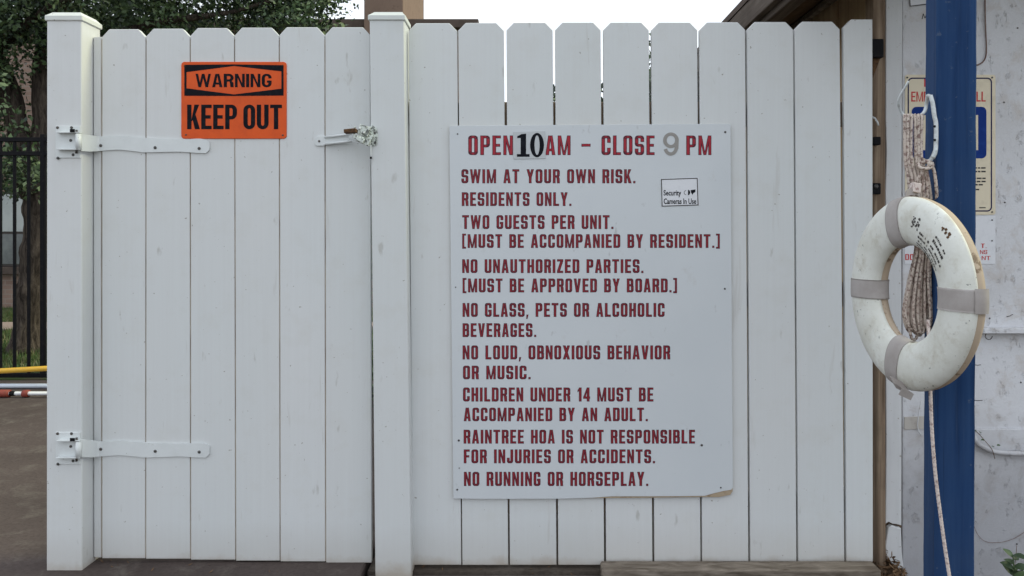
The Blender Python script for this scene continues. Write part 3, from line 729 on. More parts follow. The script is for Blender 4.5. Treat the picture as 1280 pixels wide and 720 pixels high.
def hinge(py, parent):
    y = YG-.0005; up = [(98, -11), (104, -10.5), (125, -8), (150, -9), (180, -6.5), (205, -5), (235, -4.5), (250, -5.5), (258, -4), (264, 0)]
    lo = [(262, 8), (259, 13), (245, 12.5), (225, 11), (205, 11.5), (180, 12), (165, 10), (150, 8.5), (132, 9.5), (115, 11), (104, 10.5), (98, 10)]
    up = [(a, b+py) for a, b in up]; lo = [(a, b+py) for a, b in lo]
    if py > 400: up = [(a, b-1-(a-98)*.006) for a, b in up]; lo = [(a, b-(a-98)*.012) for a, b in lo]
    lo = lo[::-1]
    def ip(L, q):
        for (a0, b0), (a1, b1) in zip(L, L[1:]):
            if q <= a1: return b0+(b1-b0)*max(0, q-a0)/(a1-a0)
        return L[-1][1]
    xs = [-1.642, -1.634, -1.626, -1.619, -1.612, -1.604, -1.598]+[-1.598+(X(258, y)+1.598)*k/22 for k in range(1, 23)]+[X(260.5, y), X(262.5, y)]
    top, bot = [], []
    for xx in xs:
        u = min(1, max(0, (xx+1.625)/.026)); u = u*u*(3-2*u); dep = (YP-.012)*(1-u)+(y-.0055)*u
        q = CX+xx/y*F if u > .99 else CX+xx/dep*F
        top.append((xx, dep, Z(ip(up, q), dep))); bot.append((xx, dep, Z(ip(lo, q), dep)))
    n = len(xs); V = top+bot+[(a, b_+.005, c) for a, b_, c in top]+[(a, b_+.005, c) for a, b_, c in bot]
    Fc = [[n+i, n+i+1, i+1, i] for i in range(n-1)]+[[2*n+i, 2*n+i+1, 3*n+i+1, 3*n+i] for i in range(n-1)]
    Fc += [[i, i+1, 2*n+i+1, 2*n+i] for i in range(n-1)]+[[3*n+i, 3*n+i+1, n+i+1, n+i] for i in range(n-1)]+[[0, 2*n, 3*n, n], [n-1, 2*n-1, 4*n-1, 3*n-1]]
    st = mesh('hinge_strap', V, Fc, M_hw, parent)
    kx = X(101.5, YP); mesh('knuckle', *tube_data([(kx, YP-.017, Z(py-10.5, YP)), (kx, YP-.017, Z(py+9.5, YP))], .0105, 14), M_hw, st, True)
    for a, c in ((126, 3.5), (194, 6), (249, 7)):
        mesh('screw', *disc_data(P(a, py+c-(3 if py > 400 else 0), y-.006), .0056, .0034), M_screw, st)
    return st
hinge(178.5, gt); hinge(561, gt)
# latch arm on the gate
y = YG
A_ = prism('latch_strap', [(X(a, y), Z(b, y)) for a, b in ((395, 173), (397, 170.5), (406, 169.5), (408, 171), (408, 181), (405, 182.5), (396, 182.5), (394, 180))], y-.006, .0055, M_hw, gt, .001)
mesh('screw', *disc_data(P(399, 176.5, y-.006), .0042, .003), M_screw, A_)
for (a0, b0, a1, b1, t) in ((406, 171.5, 440, 167.5, .0035), (406, 180, 440, 176.5, .0035)):
    p0, p1 = P(a0, b0, y-.010), P(a1, b1, y-.045)
    mesh('latch_bar', *tube_data([p0, p1], .0042, 8), M_hw, A_, True)
pts = [P(407, 173, y-.008), P(436, 169, y-.028), P(436, 176, y-.028), P(407, 179.5, y-.008)]
mesh('web_plate', pts+[p+Vector((0, .003, 0)) for p in pts], [[3, 2, 1, 0], [4, 5, 6, 7], [0, 1, 5, 4], [1, 2, 6, 5], [2, 3, 7, 6], [3, 0, 4, 7]], M_hw, A_)
# latch body on the post
Lb = prism('latch_plate', [(X(a, YP), Z(b, YP)) for a, b in ((461, 159), (466, 157), (471, 160), (472.5, 170), (471, 181), (466, 183), (461, 181))], YP-.005, .0047, M_hwgreen, pm, .001)
for a, b in ((468.5, 166), (469, 178)): mesh('screw', *disc_data(P(a, b, YP-.005), .0045, .003), M_screw, Lb)
def lump(name, px0, px1, py0, py1, y0, y1, m, rot=0, parent=Lb):
    ya = (y0+y1)/2; c = P((px0+px1)/2, (py0+py1)/2, ya); hx = abs(X(px1, ya)-X(px0, ya))/2; hz = abs(Z(py1, ya)-Z(py0, ya))/2
    M = Matrix.Translation(c) @ Matrix.Rotation(rad(rot), 4, 'Y')
    return mesh(name, *box_data(-hx, hx, -(y1-y0)/2, (y1-y0)/2, -hz, hz, .0015, M), m, parent)
lump('latch_jaw', 448, 462, 157, 170, YP-.03, YP-.012, M_hwgreen, 18)
lump('latch_jaw', 446, 463, 172, 180, YP-.034, YP-.014, M_hwgreen, 24)
lump('pawl', 441, 456, 171, 176, YP-.05, YP-.03, M_hwgreen, 30)
lump('thumb_lever', 431, 446, 161.5, 166.5, YP-.06, YP-.024, M_rust, -6)
lump('catch', 455, 466, 166, 176, YP-.02, YP-.0052, M_hwgreen, 45)
mesh('drop_pin', *tube_data([P(463.5, 181, YP-.008), P(463.5, 193, YP-.008), P(463.5, 197, YP-.008)], .0022, 8), M_hw, Lb, True)
mesh('pin_tip', *tube_data([P(463.5, 196, YP-.008), P(463.7, 198.5, YP-.008)], .0038, 8), M_dark, Lb, True)
for i in range(6):          # flakes of curled paint and bolt heads on the mechanism
    a = random.uniform(442, 466); b = random.uniform(157, 181)
    mesh('bolt', *disc_data(P(a, b, YP-.034+abs(a-454)*.001), .004, .004, 7), M_hwgreen if i % 2 else M_hw, Lb)

# ================================================================ FENCE PANEL
fp = thing('plank_fence', 'white plank fence panel with dog eared boards carrying the rules sign', 'fence', (X(800, YF), YF, 0))
fx = [(510.6, 571.2, 516.2, 576.4), (572.8, 629.7, 578, 635.2), (633, 690.8, 637.4, 695.6), (693.8, 750.8, 698, 755.2), (754, 811, 757.8, 815.6),
      (814.2, 871.6, 818.2, 875.8), (874.4, 931.5, 878, 935.6), (933.9, 991.4, 938, 995.6), (993.4, 1049.6, 998, 1055.6), (1054.6, 1090.6, 1058.4, 1091.2)]
fyt = [29, 28.6, 28.2, 28, 28, 28, 27.8, 27.5, 27, 24.2]
fyb = [706.2, 706.3, 706.2, 706.2, 706, 705.6, 705, 704.2, 703.2, 702.2]
for i, (a, b, c, e) in enumerate(fx):
    board(fp, a, b, c, e, fyt[i], fyb[i], YF+(.0015*((i*7) % 3)), 8.5, 0 if i == 9 else 8.5)
for z in (.22, 1.0, 1.68):
    box('rail', X(508, YF), X(1092, YF)+.005, YF+.026, YF+.064, z-.045, z+.045, M_stud, fp, .003)

# timber sill under the fence
sp = thing('timber_sill', 'weathered timber sill lying under the right half of the fence', 'timber', (X(920, 2.93), 2.9, 0))
V, Fc = box_data(X(752, 2.9), X(1098, 2.9), 2.875, 2.955, -.09, Z(708.5, 2.9), .006); mesh('beam', V, Fc, M_sill, sp)
sc_ = bpy.data.meshes.new('scrap'); 
def crumple(name, c, r, m, parent=None, seed=1, sc=(1, 1, 1), n=2):
    bm = bmesh.new(); bmesh.ops.create_icosphere(bm, subdivisions=n, radius=r); rg = random.Random(seed)
    for v in bm.verts: v.co = Vector((v.co.x*sc[0], v.co.y*sc[1], v.co.z*sc[2]))*rg.uniform(.7, 1.25)+Vector(c)
    me = bpy.data.meshes.new(name); bm.to_mesh(me); bm.free(); return link(name, me, m, parent)
bpy.data.meshes.remove(sc_)
tag(crumple('plastic_scrap', P(377, 705, 2.985)+Vector((0, .03, .004)), .012, M_tarp, None, 2, (1.6, 1, .8)), 'tiny crumpled blue plastic scrap on the ground under the gate', 'litter')

# ================================================================ SHED (right)
YW = 3.15
sh = thing('pool_shed', 'small pool building with white front wall, brown side and wooden eaves', 'building', (X(1107, YW), YW, 0))
xc = X(1107, YW)
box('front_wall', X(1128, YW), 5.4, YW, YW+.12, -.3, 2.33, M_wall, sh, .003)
box('side_wall', xc+.004, xc+.05, YW+.122, YW+5, -.3, 2.335, M_shed, sh, .003)
box('corner_stud', X(1106, YW)+.003, X(1127.4, YW), YW+.002, YW+.12, -.3, 2.33, M_soffit, sh, .003)
for i in range(9):          # vertical battens of the side wall
    yy = YW+.5+i*.5; box('batten', xc-.012, xc+.003, yy-.02, yy+.02, -.05, 2.32, M_shed, sh, .002)
# trim boards at the corner; the lower piece is broken off
def jag(px, py, Y): return (X(px, Y), Z(py, Y))
Yt = YW-.022
prism('trim_board', [jag(a, b, Yt) for a, b in ((1107, 655), (1111, 652.5), (1116, 655), (1121, 655.5), (1127, 657), (1127.3, 500), (1127, 300), (1128, 0), (1128, -60), (1107.5, -60), (1107.2, 150), (1108.5, 190), (1106.8, 240), (1108.3, 300), (1107.2, 420), (1107.8, 560))], Yt, .0217, M_trim, sh, .002)
lt = prism('trim_board', [jag(a, b, Yt) for a, b in ((1110, 660), (1114, 656.5), (1121, 659), (1126, 660), (1127, 690), (1129, 708), (1124, 711), (1114, 704), (1108, 698), (1106, 682), (1108, 670))], Yt-.004, .022, M_trim, sh, .003)
lt['label'] = 'short broken lower piece of white corner trim'
# raw stud in the gap between fence and wall
prism('stud', [jag(a, b, 3.10) for a, b in ((1097, 735), (1107.5, 735), (1106.6, 400), (1106.8, -60), (1091, -60), (1093.5, 300), (1097.5, 330))], 3.10, .07, M_stud, sh, .003)
box('brace_block', X(1086, 3.07), X(1102, 3.07), 3.05, 3.09, Z(73, 3.07), Z(50, 3.07), M_dark, sh, .002)
mesh('rusty_bracket', *prism_data([jag(a, b, 3.08) for a, b in ((1090, 70), (1101.5, 66), (1096, 82), (1090, 97))], 3.07, .01, .001), M_rust, sh)
tube('bent_nail', [P(1090, 146, 3.08), P(1094, 148, 3.06), P(1097, 153, 3.05), P(1098, 157, 3.05)], .0035, M_hw, sh, 8)
box('bracket', X(1088, 3.09), X(1097, 3.09), 3.06, 3.095, Z(182, 3.09), Z(172, 3.09), M_dark, sh, .002)
bo = box('bolt_plate', X(1088, 3.085), X(1100, 3.085), 3.075, 3.095, Z(243, 3.085), Z(229, 3.085), M_dark, sh, .003)
mesh('bolt_head', *disc_data(P(1095, 233, 3.074), .009, .007, 6), M_screw, bo)
# roof with open eave over the deck
xe = 1.0
yr0, yr1 = 2.45, 8.2
box('fascia', xe, xe+.035, yr0, yr1, 2.178, 2.285, M_fascia, sh, .003)
box('sub_fascia', xe+.036, xe+.10, yr0, yr1, 2.150, 2.185, M_fascia, sh, .003)
def slope(name, x0, z0, x1, z1, y0, y1, th, m):
    V = [(x0, y0, z0), (x1, y0, z1), (x1, y1, z1), (x0, y1, z0)]; V += [(a, b_, c+th) for a, b_, c in V]
    mesh(name, V, [[0, 3, 2, 1], [4, 5, 6, 7], [0, 1, 5, 4], [1, 2, 6, 5], [2, 3, 7, 6], [3, 0, 4, 7]], m, sh)
kz = .36
slope('soffit', xe+.037, 2.187, 5.4, 2.187+(5.4-xe-.037)*kz, yr0, yr1, .012, M_soffit)
slope('roof', xe-.005, 2.287-.005*kz, 5.45, 2.287+(5.45-xe)*kz, yr0-.02, yr1+.02, .03, M_roofm)
V = [(X(1129, YW), YW+.06, 2.331), (5.4, YW+.06, 2.331), (5.4, YW+.06, 3.7), (X(1129, YW), YW+.06, 2.33)]
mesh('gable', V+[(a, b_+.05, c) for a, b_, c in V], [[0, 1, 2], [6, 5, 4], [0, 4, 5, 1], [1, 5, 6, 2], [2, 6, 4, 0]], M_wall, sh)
box('conduit', xc-.07, xc-.04, 3.2, 8.1, 2.265, 2.295, M_sill, sh, .004)
# wall panels: drip edge, lower sheet, conduit pipe
Y0 = YW-.001
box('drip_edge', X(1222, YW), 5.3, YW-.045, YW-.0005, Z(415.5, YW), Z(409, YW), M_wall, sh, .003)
tube('cable_staple', [P(1236+9*math.cos(a)*.5, 420+9*math.sin(a)*.5, YW-.04) for a in [i*.6 for i in range(10)]], .0018, M_screw, sh, 6)
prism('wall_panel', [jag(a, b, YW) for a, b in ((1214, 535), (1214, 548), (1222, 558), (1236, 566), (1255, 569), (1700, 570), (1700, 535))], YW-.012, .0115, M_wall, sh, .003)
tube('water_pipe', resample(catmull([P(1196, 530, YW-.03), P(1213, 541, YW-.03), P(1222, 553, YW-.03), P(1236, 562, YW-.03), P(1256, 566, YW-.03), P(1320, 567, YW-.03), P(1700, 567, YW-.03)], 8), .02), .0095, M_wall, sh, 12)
prism('patch', [jag(a, b, YW) for a, b in ((1130, 521), (1158, 520), (1158, 536), (1130, 537))], YW-.004, .0037, M_patch2, sh, .001)
tube('wire_loop', resample(catmull([P(1152, 500, YW-.02), P(1148, 520, YW-.02), P(1147, 534, YW-.012), P(1152, 545, YW-.01)], 6), .01), .0022, M_trim, sh, 6)
for (a, b) in ((1213, 481), (1276, 478), (1271, 680), (1255, 128), (1256, 253), (1272, 35), (1237, 398)):
    mesh('nail_head', *disc_data(P(a, b, YW-.0005), .0035, .002, 8), M_screw, sh)
for (a, b, c, e) in ((1216, 500, 1228, 500.5), (1218, 456, 1226, 456), (1258, 396, 1266, 393)):
    tube('wall_crack', [P(a, b, YW), P((a+c)/2, (b+e)/2+.5, YW), P(c, e, YW)], .0014, M_ink, sh, 5)
tube('wall_wire', resample(catmull([P(1231, -60, YW-.006), P(1231.5, 20, YW-.006), P(1233, 60, YW-.006), P(1231, 74, YW-.006), P(1224, 80.5, YW-.006), P(1212, 82, YW-.006), P(1195, 83, YW-.006)], 8), .01), .0026, M_wire, sh, 7)
polys_px('marker_scribble', [[(1152, 24), (1153, 24), (1154.5, 17), (1153.5, 17)], [(1153.5, 17), (1154.5, 17), (1156.5, 23), (1155.7, 23)], [(1155.7, 23), (1156.6, 23), (1158.6, 18), (1157.6, 18)], [(1157.6, 18), (1158.6, 18), (1160, 24), (1159, 24)]], YW, M_ink, sh, .0006)

# small notice at the top
n1 = thing('paper_notice', 'small white paper notice high on the wall beside the blue post', 'notice', P(1150, 0, YW))
prism('sheet', [jag(a, b, YW) for a, b in ((1137, 8), (1160, 5), (1210, 0), (1206, -60), (1133, -55))], YW-.003, .0025, M_stick, n1, .0004)
polys_px('outline', [[(1137.6, 7.2), (1160, 4.4), (1160, 5.6), (1137.2, 8.2)], [(1137.2, 8.2), (1138.2, 7.8), (1135, -55), (1134, -55)]], YW-.003, M_ink, n1, .0005)

# emergency sign
es = thing('emergency_sign', 'cream emergency call sign with navy border behind the blue post', 'sign', P(1187, 180, YW))
Ye = YW-.0025
def rp(x0, y0, x1, y1, r): return [(a, b) for a, b in rounded(x0, y0, x1, y1, r)]
prism('plate', [jag(a, b, YW) for a, b in rp(1131, 93.5, 1244, 268.5, 3)[::-1]], Ye, .0022, M_cream, es, .0005)
def frame_polys(x0, y0, x1, y1, r, t):
    o = rounded(x0, y0, x1, y1, r, 5); i = rounded(x0+t, y0+t, x1-t, y1-t, max(r-t, .2), 5)
    return [[o[k-1], o[k], i[k], i[k-1]] for k in range(len(o))]
polys_px('border', frame_polys(1134.5, 97, 1240, 264.5, 6, 1.6), Ye, M_navyline, es)
polys_px('blue_frame', frame_polys(1139.5, 133.5, 1233, 198, 6, 10.3), Ye, M_navy, es)
text_px('lettering', 'IN CASE OF', 1155, 1217, 98.5, 108.5, Ye, M_redprint, es, r=.2, w=.6)
text_px('lettering', 'EMERGENCY CALL', 1139, 1232, 114.5, 127, Ye, M_redprint, es, w=.62, r=.22, sp=.1, wsp=.3)
for i, yy in enumerate((209, 213.5, 222, 226, 230, 236)):
    rg = random.Random(i); a = 1142; q = []
    while a < 1229:
        l = rg.uniform(2, 6); q.append([(a, yy), (min(a+l, 1232), yy), (min(a+l, 1232), yy+1.8), (a, yy+1.8)]); a += l+1.1
        if i == 5 and a > 1222: break
    polys_px('small_print', q, Ye, M_ink, es)
polys_px('small_print', [[(1224, 259), (1232, 259), (1232, 260.3), (1224, 260.3)]], Ye, M_ink, es)
for a, b in ((1134, 97), (1240, 97), (1240, 265), (1134.5, 265)): screw('screw', a, b, Ye, es, .0035)
# lower white sign
ws = thing('white_sign', 'small white sign with faint red letters below the emergency sign', 'sign', P(1187, 300, YW))
Yv = YW-.0022
prism('plate', [jag(a, b, YW) for a, b in ((1130.5, 271), (1244, 270), (1244, 330), (1130.5, 330))], Yv, .0019, M_stick, ws, .0005)
text_px('lettering', 'DO', 1131.5, 1142, 317.5, 325, Yv, M_redprint, ws, w=.55)
text_px('lettering', 'T.', 1226, 1233, 304.5, 310, Yv, M_redprint, ws, w=.6)
text_px('lettering', 'NS', 1225, 1234, 312.5, 317.5, Yv, M_redprint, ws, w=.7)
text_px('lettering', 'NT', 1227, 1238, 320, 325, Yv, M_redprint, ws, w=.7)
for a, b in ((1240, 301), (1240, 275), (1135, 275)): screw('screw', a, b, Yv, ws, .003)

# ================================================================ BLUE POST
Yb = 2.1
bp = thing('porch_post', 'square blue painted timber post in front of the white wall', 'post', (X(1172, Yb), Yb, 0))
th_ = rad(-11); wd = .0975; sd = .1
def bpost():
    ex = Vector((math.cos(th_), math.sin(th_), 0)); ey = Vector((-math.sin(th_), math.cos(th_), 0))
    V = []; n = 40
    for i in range(n+1):
        z = 2.62-i*(2.62+.12)/n
        c0 = Vector((X(1171.5+(2 if z > 1.7 else 0)*0, Yb), Yb, z))+Vector((1, 0, 0))*(-.0045*(2.0-z))
        b = .0035+.0008*math.sin(i*1.7)
        wob = .0005*math.sin(i*2.3)
        for (u, v) in ((b, 0), (wd-b, 0), (wd+wob, b), (wd, sd-b), (wd-b, sd), (b, sd), (-wob, sd-b), (wob, b)): V.append(c0+ex*u+ey*v)
    Fc = [[(i)*8+k, (i)*8+(k+1) % 8, (i+1)*8+(k+1) % 8, (i+1)*8+k][::-1] for i in range(n) for k in range(8)]
    Fc += [list(range(8)), [n*8+k for k in range(8)][::-1]]
    return V, Fc
pb = mesh('shaft', *bpost(), M_blue, bp)
# ================================================================ ROPE HOOK
Yh = 2.115
hk = thing('rope_hook', 'white metal double horn hook on the side of the blue post', 'hook', P(1166, 150, Yh))
plate = [P(1163, 119, 2.09), P(1166, 130, 2.088), P(1168, 145, 2.088), P(1170, 155, 2.088), P(1170, 178, 2.088), P(1169, 190, 2.088), P(1165, 199, 2.09)]
b_ = mesh('back_plate', *tube_data(resample(catmull(plate, 8), .004), .0060, 10, flat=.55), M_alu, hk, True)
tube('upper_horn', resample(catmull([P(1163, 121, 2.09), P(1159.5, 120, 2.10), P(1158, 130, Yh), P(1156, 139, Yh), P(1150, 144.5, Yh), P(1141, 146.5, Yh), P(1132, 146, Yh), P(1126, 139, Yh), P(1123, 128, Yh-.01), P(1126, 118, Yh-.02), P(1132, 108, Yh-.03), P(1136, 101, Yh-.035)], 8), .004), lambda t: .0052-.0024*t, M_alu, hk, 10)
tube('lower_horn', resample(catmull([P(1170, 186, 2.088), P(1164, 199, 2.095), P(1157, 203, 2.11), P(1151, 201, 2.12)], 8), .004), .0052, M_alu, hk, 10)
for a, b in ((1168.2, 158), (1168.4, 175)): mesh('screw', *disc_data(P(a, b, 2.0835), .0034, .0012), M_dark, b_)
# ================================================================ ROPE
rp_ = thing('rope_hank', 'coiled beige rope hanging in a hank from the hook behind the ring', 'rope', P(1145, 146, Yh))
rg = random.Random(9); data = []
def strand(pts, r=.0042, step=.0035): data.append(tube_data(resample(catmull(pts, 10), step), r*.88, 10, lobes=3, pitch=.03))
nS = 6
for k in range(nS):         # bights over the hook, seen side by side
    a = 1131+k*4.3; w1 = rg.uniform(-1, 1); yy = Yh-.012-rg.uniform(0, .006)
    strand([P(a+.5, 149, Yh+.012), P(a, 144, Yh), P(a-.3, 148, yy), P(a+w1, 175, yy), P(a+.6+w1, 200, yy-.002), P(1135+k*4.6, 222, yy), P(1138+k*4.2, 245, yy+.004), P(1141+k*3.6, 268, Yh+.01), P(1143+k*3.0, 300, Yh+.02)], .0046)
for k in range(4):          # back strands
    a = 1134+k*5; strand([P(a, 147, Yh+.01), P(a, 190, Yh+.014), P(a+4, 240, Yh+.02), P(a+7, 300, Yh+.03)], .0046)
for k in range(13):         # lower bights fanning inside the ring
    u = k/12; xt = 1145+u*17; xb = 1129+u*36; yy = Yh+.02+rg.uniform(-.012, .014); bot = 422-6*abs(u-.5)*2+rg.uniform(-9, 8)
    strand([P(xt, 285, yy), P(xt-2*(.5-u), 315, yy), P((xt+xb)/2-1, 350, yy), P(xb+rg.uniform(-1, 1), 388, yy), P(xb+2+4*(.5-u), bot-6, yy), P(xb+5+8*(.5-u), bot, yy+.008), P(xb+8+10*(.5-u), bot-8, yy+.014), P(xb+7, 385, yy+.018), P(1153, 330, yy+.02), P(1153, 290, yy+.02)], .0043)
# knot
for k, (rx, rz, tilt) in enumerate(((9, 7, 0), (7, 9, .8), (8, 6, 1.9))):
    pts = []
    for i in range(15):
        a = 2*math.pi*i/14; xx = rx*math.cos(a); zz = rz*math.sin(a)
        pts.append(P(1157+xx*math.cos(tilt)-zz*math.sin(tilt)*.6, 206+zz*math.cos(tilt)*.7+xx*math.sin(tilt)*.5, Yh-.022-.012*math.sin(a+k*2)))
    strand(pts, .0046)
strand([P(1155, 212, Yh-.022), P(1147, 224, Yh-.02), P(1142, 238, Yh-.01), P(1141, 250, Yh)], .0046)
strand([P(1160, 202, Yh-.022), P(1167, 212, Yh-.024), P(1170, 230, Yh-.024), P(1171, 248, Yh-.01), P(1170, 262, Yh+.005)], .0046)
strand([P(1158, 212, Yh-.018), P(1161, 228, Yh-.014), P(1164, 250, Yh)], .0046)
mesh('coil', *merge(*data), M_rope, rp_, True)
data2 = tube_data(resample(catmull([P(1160, 400, Yh-.005), P(1162, 450, 2.07), P(1163, 490, 2.045), P(1165, 540, 2.04), P(1169, 590, 2.04), P(1175, 640, 2.04), P(1182, 690, 2.04), P(1190, 740, 2.04), P(1200, 800, 2.05), P(1203, 880, 2.05)], 10), .0035), .0043, 10, lobes=3, pitch=.028)
mesh('trailing_end', *data2, M_rope2, rp_, True)

# ================================================================ LIFE RING
phi = rad(81); RR, RA, RB, EXP = .1865, .0620, .036, 2.3
Yc = 2.04; cC = P(1139.5, 366.5, Yc)
lr = thing('life_ring', 'scuffed white life ring with grey straps hanging before the blue post', 'life ring', tuple(cC))
eV = Vector((math.cos(phi), -math.sin(phi), 0)); kV = Vector((0, 0, 1)); nV = Vector((-math.sin(phi), -math.cos(phi), 0))
def rpt(u, v, grow=0.0):
    c, s = math.cos(v), math.sin(v)
    a = (RA+grow)*math.copysign(abs(c)**(2/EXP), c); b = (RB+grow)*math.copysign(abs(s)**(2/EXP), s)
    dirv = eV*math.cos(u)+kV*math.sin(u)
    return cC+dirv*(RR+a)+nV*b
def shell(name, v0, v1, m, grow=0, nu=120, nv=22, u0=0, u1=2*math.pi, closed=True, cap=False, inset=0, wst=None):
    V, Fc = [], []; n_u = nu if closed else nu+1
    for i in range(n_u):
        u = u0+(u1-u0)*i/nu
        for j in range(nv+1):
            v = v0+(v1-v0)*j/nv
            gg = grow-(inset if j in (0, nv) else 0)
            if wst is None: V.append(rpt(u, v, gg))
            else:       # straight band of constant width round the tube
                um = (u0+u1)/2; off = wst*(2*i/nu-1); p = rpt(um, v, gg)-cC; dm = eV*math.cos(um)+kV*math.sin(um); tm = -eV*math.sin(um)+kV*math.cos(um)
                rad_ = p.dot(dm); V.append(cC+dm*math.sqrt(max(rad_*rad_-off*off, 1e-6))+tm*off+nV*p.dot(nV))
    for i in range(nu):
        a = i*(nv+1); b = ((i+1) % n_u)*(nv+1)
        for j in range(nv): Fc.append([a+j, a+j+1, b+j+1, b+j])
    return V, Fc
sm = rad(5)
mesh('front_shell', *shell('f', sm, math.pi-sm, M_ring, 0, 140, 30, inset=.003), M_ring, lr, True)
mesh('rear_shell', *shell('r', math.pi-sm, 2*math.pi+sm, M_ringback, -.0012, 140, 14, inset=.003), M_ringback, lr, True)
for uc in (90+9, 180+0, -90-10, 0):
    hw = 7.4 if uc in (180, 0) else 6.6
    V, Fc = shell('s', 0, 2*math.pi, M_web, .0022, 12, 56, rad(uc-hw), rad(uc+hw), False, wst=.026)
    k = len(V); V2, F2 = shell('s', 0, 2*math.pi, M_web, .0002, 12, 56, rad(uc-hw), rad(uc+hw), False, wst=.026)
    V += V2; Fc += [[q+k for q in f][::-1] for f in F2]; nv = 57
    for i0 in (0, 12):
        for j in range(56): Fc.append([i0*nv+j, i0*nv+j+1, k+i0*nv+j+1, k+i0*nv+j])
    st = mesh('strap', V, Fc, M_web, lr, True)
    # stitched overlap of each strap on the outer rim
    if uc == 0:
        V, Fc = shell('s', -.75, .35, M_web, .0048, 10, 14, rad(uc-hw-.6), rad(uc+hw+.6), False, wst=.0285)
        mesh('strap_overlap', V, Fc, M_web, st, True)
# folded strap tail at the bottom, loop and clasp at the top
tb = rpt(rad(-100), -.1, .004)
def ribbon(pts, wv, th=.003):
    V, Fc = [], []
    for p in pts:
        p = Vector(p); V += [p-wv, p+wv, p+wv+Vector((.0, th, 0)), p-wv+Vector((0, th, 0))]
    for i in range(len(pts)-1):
        for k in range(4): Fc.append([4*i+k, 4*i+(k+1) % 4, 4*i+4+(k+1) % 4, 4*i+4+k])
    Fc += [[3, 2, 1, 0], [4*len(pts)-4+k for k in range(4)]]; return V, Fc
wv = Vector((.021, 0, -.010))
mesh('strap_tail', *merge(ribbon([P(1121, 474, 2.03), P(1126, 483, 2.02), P(1130, 490, 2.022)], wv*.9), ribbon([P(1128, 484, 2.012), P(1135, 489, 2.010), P(1131, 497, 2.014)], wv*.72)), M_web, lr)
tubep = [P(1131, 252, 2.06), P(1133, 243, 2.055), P(1138, 240, 2.06), P(1147, 240, 2.07), P(1150, 247, 2.08)]
mesh('strap_loop', *ribbon(catmull(tubep, 5), Vector((0, 0, .0085)), .004), M_web, lr)
lump('clasp', 1139, 1149, 229, 241, 2.06, 2.085, M_rope2, 10, lr)
# worn print and scars on the ring face
def ring_patch(name, items, m, lift=.0008):
    V, Fc = [], []
    for (u0, u1, a0, a1) in items:   # u degrees round the ring, a = profile angle degrees
        k = len(V)
        for (u, a) in ((u0, a0), (u1, a0), (u1, a1), (u0, a1)): V.append(rpt(rad(u), rad(a), lift))
        Fc.append([k, k+1, k+2, k+3])
    return mesh(name, V, Fc, m, lr)
rg = random.Random(21); it = []
for row in range(7):
    a = 150-row*10.5-8; u = 66-row*1.0; end = 24+rg.uniform(0, 8)
    if row > 4: u = 46
    while u > end:
        l = rg.uniform(.5, 2.4)
        if rg.random() < .82: it.append((u, u-l, a, a-rg.uniform(3.5, 5.5)))
        u -= l+.55
ring_patch('printed_text', it, M_ink)
it = [(70+rg.uniform(-4.5, 4.5), 0, 88+rg.uniform(-12, 12), 0) for _ in range(22)]
ring_patch('black_marks', [(u, u-rg.uniform(.5, 1.6), a, a-rg.uniform(2, 5)) for u, _, a, _ in it], M_ink)
it = [(44+rg.uniform(-4, 4), 0, 52+rg.uniform(-8, 8), 0) for _ in range(12)]
ring_patch('rust_mark', [(u, u-rg.uniform(.8, 2.0), a, a-rg.uniform(3, 8)) for u, _, a, _ in it], M_rust)

# ================================================================ WARNING SIGN
wsn = thing('warning_sign', 'orange warning keep out sign screwed to the white gate', 'sign', P(292, 125, YG))
Yo = YG-.0042
prism('plate', [jag(a, b, YG) for a, b in rounded(227, 77.5, 358.5, 173.5, 4)[::-1]], Yo, .004, M_orange, wsn, .0012)
q = [[(230.5, 81), (292.5, 80.5), (292.5, 82.5), (230.5, 90.5)], [(292.5, 80.5), (354.5, 81.5), (354.5, 89.5), (292.5, 82.5)],
     [(230.5, 110), (292.5, 118), (292.5, 120), (230.5, 119.8)], [(292.5, 118), (354.5, 110.5), (354.5, 119.5), (292.5, 120)],
     [(230.5, 81), (233.2, 81), (233.2, 119.8), (230.5, 119.8)], [(351.8, 81.5), (354.5, 81.5), (354.5, 119.5), (351.8, 119.5)]]
polys_px('black_panel', q, Yo, M_black, wsn)
text_px('lettering', 'WARNING', 244.5, 339.5, 92.3, 109, Yo, M_black, wsn, w=.66, s=.21, h=.165, r=.30, sp=.09, rn=6)
text_px('lettering', 'KEEP OUT', 234, 352.5, 130.8, 161.5, Yo, M_black, wsn, w=.49, s=.18, h=.14, r=.235, sp=.065, wsp=.2, rn=7)
for a, b in ((231, 82.5), (353, 82), (232.5, 168.5), (353.5, 169)): screw('screw', a, b, Yo, wsn, .0032, M_screw if b > 100 else M_rust)

# ================================================================ RULES SIGN
rs = thing('rules_sign', 'large white pool rules sign with red lettering on the fence', 'sign', P(740, 390, YF))
Ys = YF-.012                      # front skin of the sign
